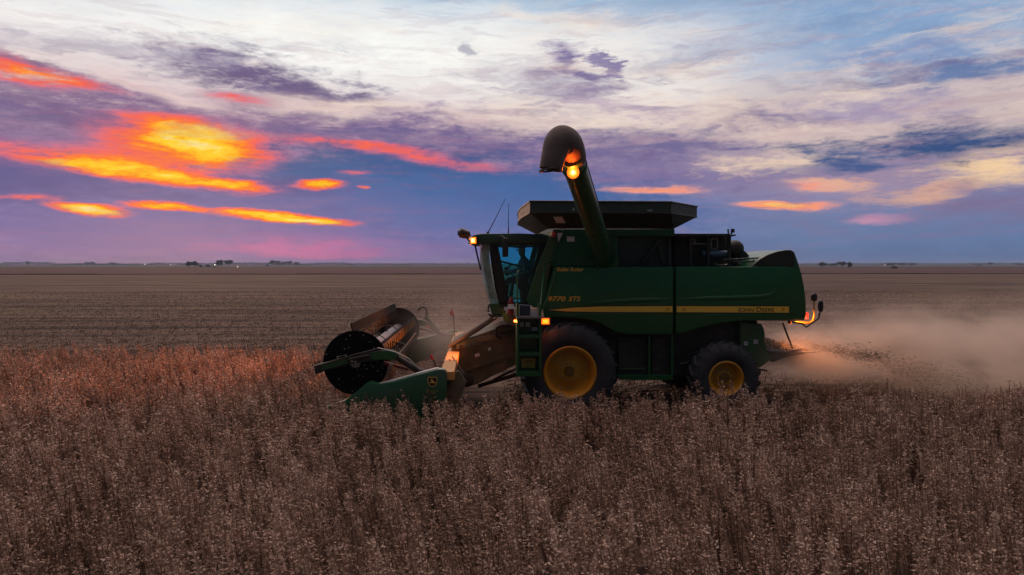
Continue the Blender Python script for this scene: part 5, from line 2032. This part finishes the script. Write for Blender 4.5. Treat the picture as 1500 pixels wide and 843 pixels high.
def rear_density(N, oc, x, y, z):
    n1 = N.noise(N.vmath('MULTIPLY', oc, (.62, .8, 1.15)), 1.0, 6, .62, .5).outputs['Fac']
    n2 = N.noise(N.vmath('MULTIPLY', N.vmath('ADD', oc, (3, 5, 1)), (.22, .35, .5)), 1.0, 3, .5).outputs['Fac']
    # plume axis height and spread grow downwind
    t = N.rng(x, 5.6, 16.0, 0, 1, smooth=False)
    zc = N.math('MULTIPLY_ADD', t, -.30, 1.30)
    zc = N.math('MULTIPLY_ADD', N.math('SUBTRACT', n2, .5), 1.6, zc)
    sz = N.math('MULTIPLY_ADD', t, .80, .24)
    dz = N.math('DIVIDE', N.math('SUBTRACT', z, zc), sz)
    sy = N.math('MULTIPLY_ADD', t, 2.3, 1.0)
    dy = N.math('DIVIDE', N.math('SUBTRACT', y, 16.3), sy)
    r2 = N.math('ADD', N.math('MULTIPLY', dz, dz), N.math('MULTIPLY', dy, dy))
    g = N.math('POWER', 2.718, N.math('MULTIPLY', r2, -1.0))
    g = N.math('MULTIPLY', g, N.rng(n1, .42, .62, .03, 2.1))
    g = N.math('MULTIPLY', g, N.rng(x, 5.5, 6.6))
    g = N.math('MULTIPLY', g, N.rng(x, 6.5, 12, 1.9, .75))
    edge = N.math('MULTIPLY', N.rng(z, 3.5, 2.4), N.math('MULTIPLY', N.rng(y, 12.7, 13.8), N.rng(y, 20.4, 19.2)))
    return N.math('MULTIPLY', N.math('MULTIPLY', g, edge), 1.0)


dust('rear_dust', 5.5, 19.0, 12.7, 20.4, .1, 3.5, rear_density, (.94, .76, .63, 1), 'pale dust plume trailing behind the harvester, glowing orange near its tail')


def front_density(N, oc, x, y, z):
    n1 = N.noise(N.vmath('MULTIPLY', oc, (1.1, .9, 1.4)), 1.0, 4, .6).outputs['Fac']
    dx = N.math('DIVIDE', N.math('SUBTRACT', x, -.5), .95)
    dz = N.math('DIVIDE', N.math('SUBTRACT', z, 1.55), .7)
    dy = N.math('DIVIDE', N.math('SUBTRACT', y, 17.4), 1.5)
    r2 = N.math('ADD', N.math('MULTIPLY', dx, dx), N.math('ADD', N.math('MULTIPLY', dz, dz), N.math('MULTIPLY', dy, dy)))
    g = N.math('POWER', 2.718, N.math('MULTIPLY', r2, -1.2))
    return N.math('MULTIPLY', N.math('MULTIPLY', g, N.rng(n1, .35, .65, .1, 1.3)), .42)


dust('header_dust', -3.2, 1.6, 13.8, 20.2, .35, 3.4, front_density, (.85, .70, .60, 1), 'thin dust hanging over the header in front of the cab')


def chaff():
    n = 5200
    t = RNG.random(n) ** .8
    x0 = P(1188, 516, 15.5).x
    x = x0 + t * 3.6
    yc = RNG.uniform(15.1, 17.4, n)
    y = yc + (yc - 16.3) * t * .5 + RNG.normal(0, .05, n)
    z = 1.38 - .12 * t * 3.6 - .045 * (t * 3.6) ** 2 + RNG.normal(0, 1, n) * (.04 + .17 * t)
    z = np.maximum(z, .08)
    az = RNG.uniform(-.3, .3, n)
    ln = RNG.uniform(.02, .07, n)
    d = np.stack([np.cos(az) * ln, np.sin(az) * ln, RNG.normal(-.01, .012, n)], 1)
    w = RNG.uniform(.003, .008, n)
    a = np.stack([x, y, z], 1)
    side = np.stack([np.zeros(n), w * .5, w], 1)
    V = np.stack([a - side, a + side, a + d + side, a + d - side], 1)
    # heap of residue lying on the tailboard
    k = 2600
    hx = RNG.random(k)
    xx = P(1122, 510, 15.2).x + hx * .95
    yy = RNG.uniform(15.0, 17.3, k)
    hh = (1 - hx) * .26 * np.exp(-((yy - 16.0) / 1.1) ** 2)
    zz = P(1140, 515, 15.0).z + RNG.random(k) * (hh + .02)
    a = np.stack([xx, yy, zz], 1)
    d = RNG.normal(0, .025, (k, 3))
    side = RNG.normal(0, .006, (k, 3))
    V2 = np.stack([a - side, a + side, a + d + side, a + d - side], 1)
    T = np.concatenate([RNG.uniform(0, .45, n), RNG.uniform(.1, .6, k)])
    m_ = straw_mat('chaff_bits', [(0.0, (0.06, 0.04, 0.03, 1)), (0.5, (0.2, 0.14, 0.09, 1)), (1.0, (0.4, 0.29, 0.19, 1))])
    bulk('chaff', np.concatenate([V, V2]), T, m_, 'chopped straw streaming off the tailboard behind the harvester', 'chaff')


chaff()


def cut_crop():
    """soybean plants being gathered across the header floor and up toward the feeder"""
    n = 15000
    y = RNG.uniform(12.75, 19.9, n)
    u = RNG.random(n)
    x = -2.1 + u * 1.55
    toward = np.exp(-((y - 16.3) / 1.6) ** 2)
    top = .30 + .45 * u + .35 * toward * u + .10 * np.sin(y * 5.0 + u * 4) + .05 * np.sin(y * 13)
    z = .25 + (top - .25) * RNG.random(n) ** .45
    az = RNG.uniform(0, 2 * PI, n)
    ln = RNG.uniform(.06, .20, n)
    d = np.stack([np.cos(az) * ln, np.sin(az) * ln, RNG.uniform(-.3, .8, n) * ln], 1)
    a = np.stack([x, y, z], 1)
    side = RNG.normal(0, 1, (n, 3))
    side /= np.linalg.norm(side, axis=1)[:, None]
    side *= RNG.uniform(.004, .012, n)[:, None]
    V = np.stack([a - side, a + side, a + d + side, a + d - side], 1)
    T = RNG.uniform(.2, .8, n)
    bulk('cut_crop', V, T, bpy.data.materials['dry_soybean'], 'tangle of cut soybean stalks riding over the header floor', 'cut crop')


cut_crop()
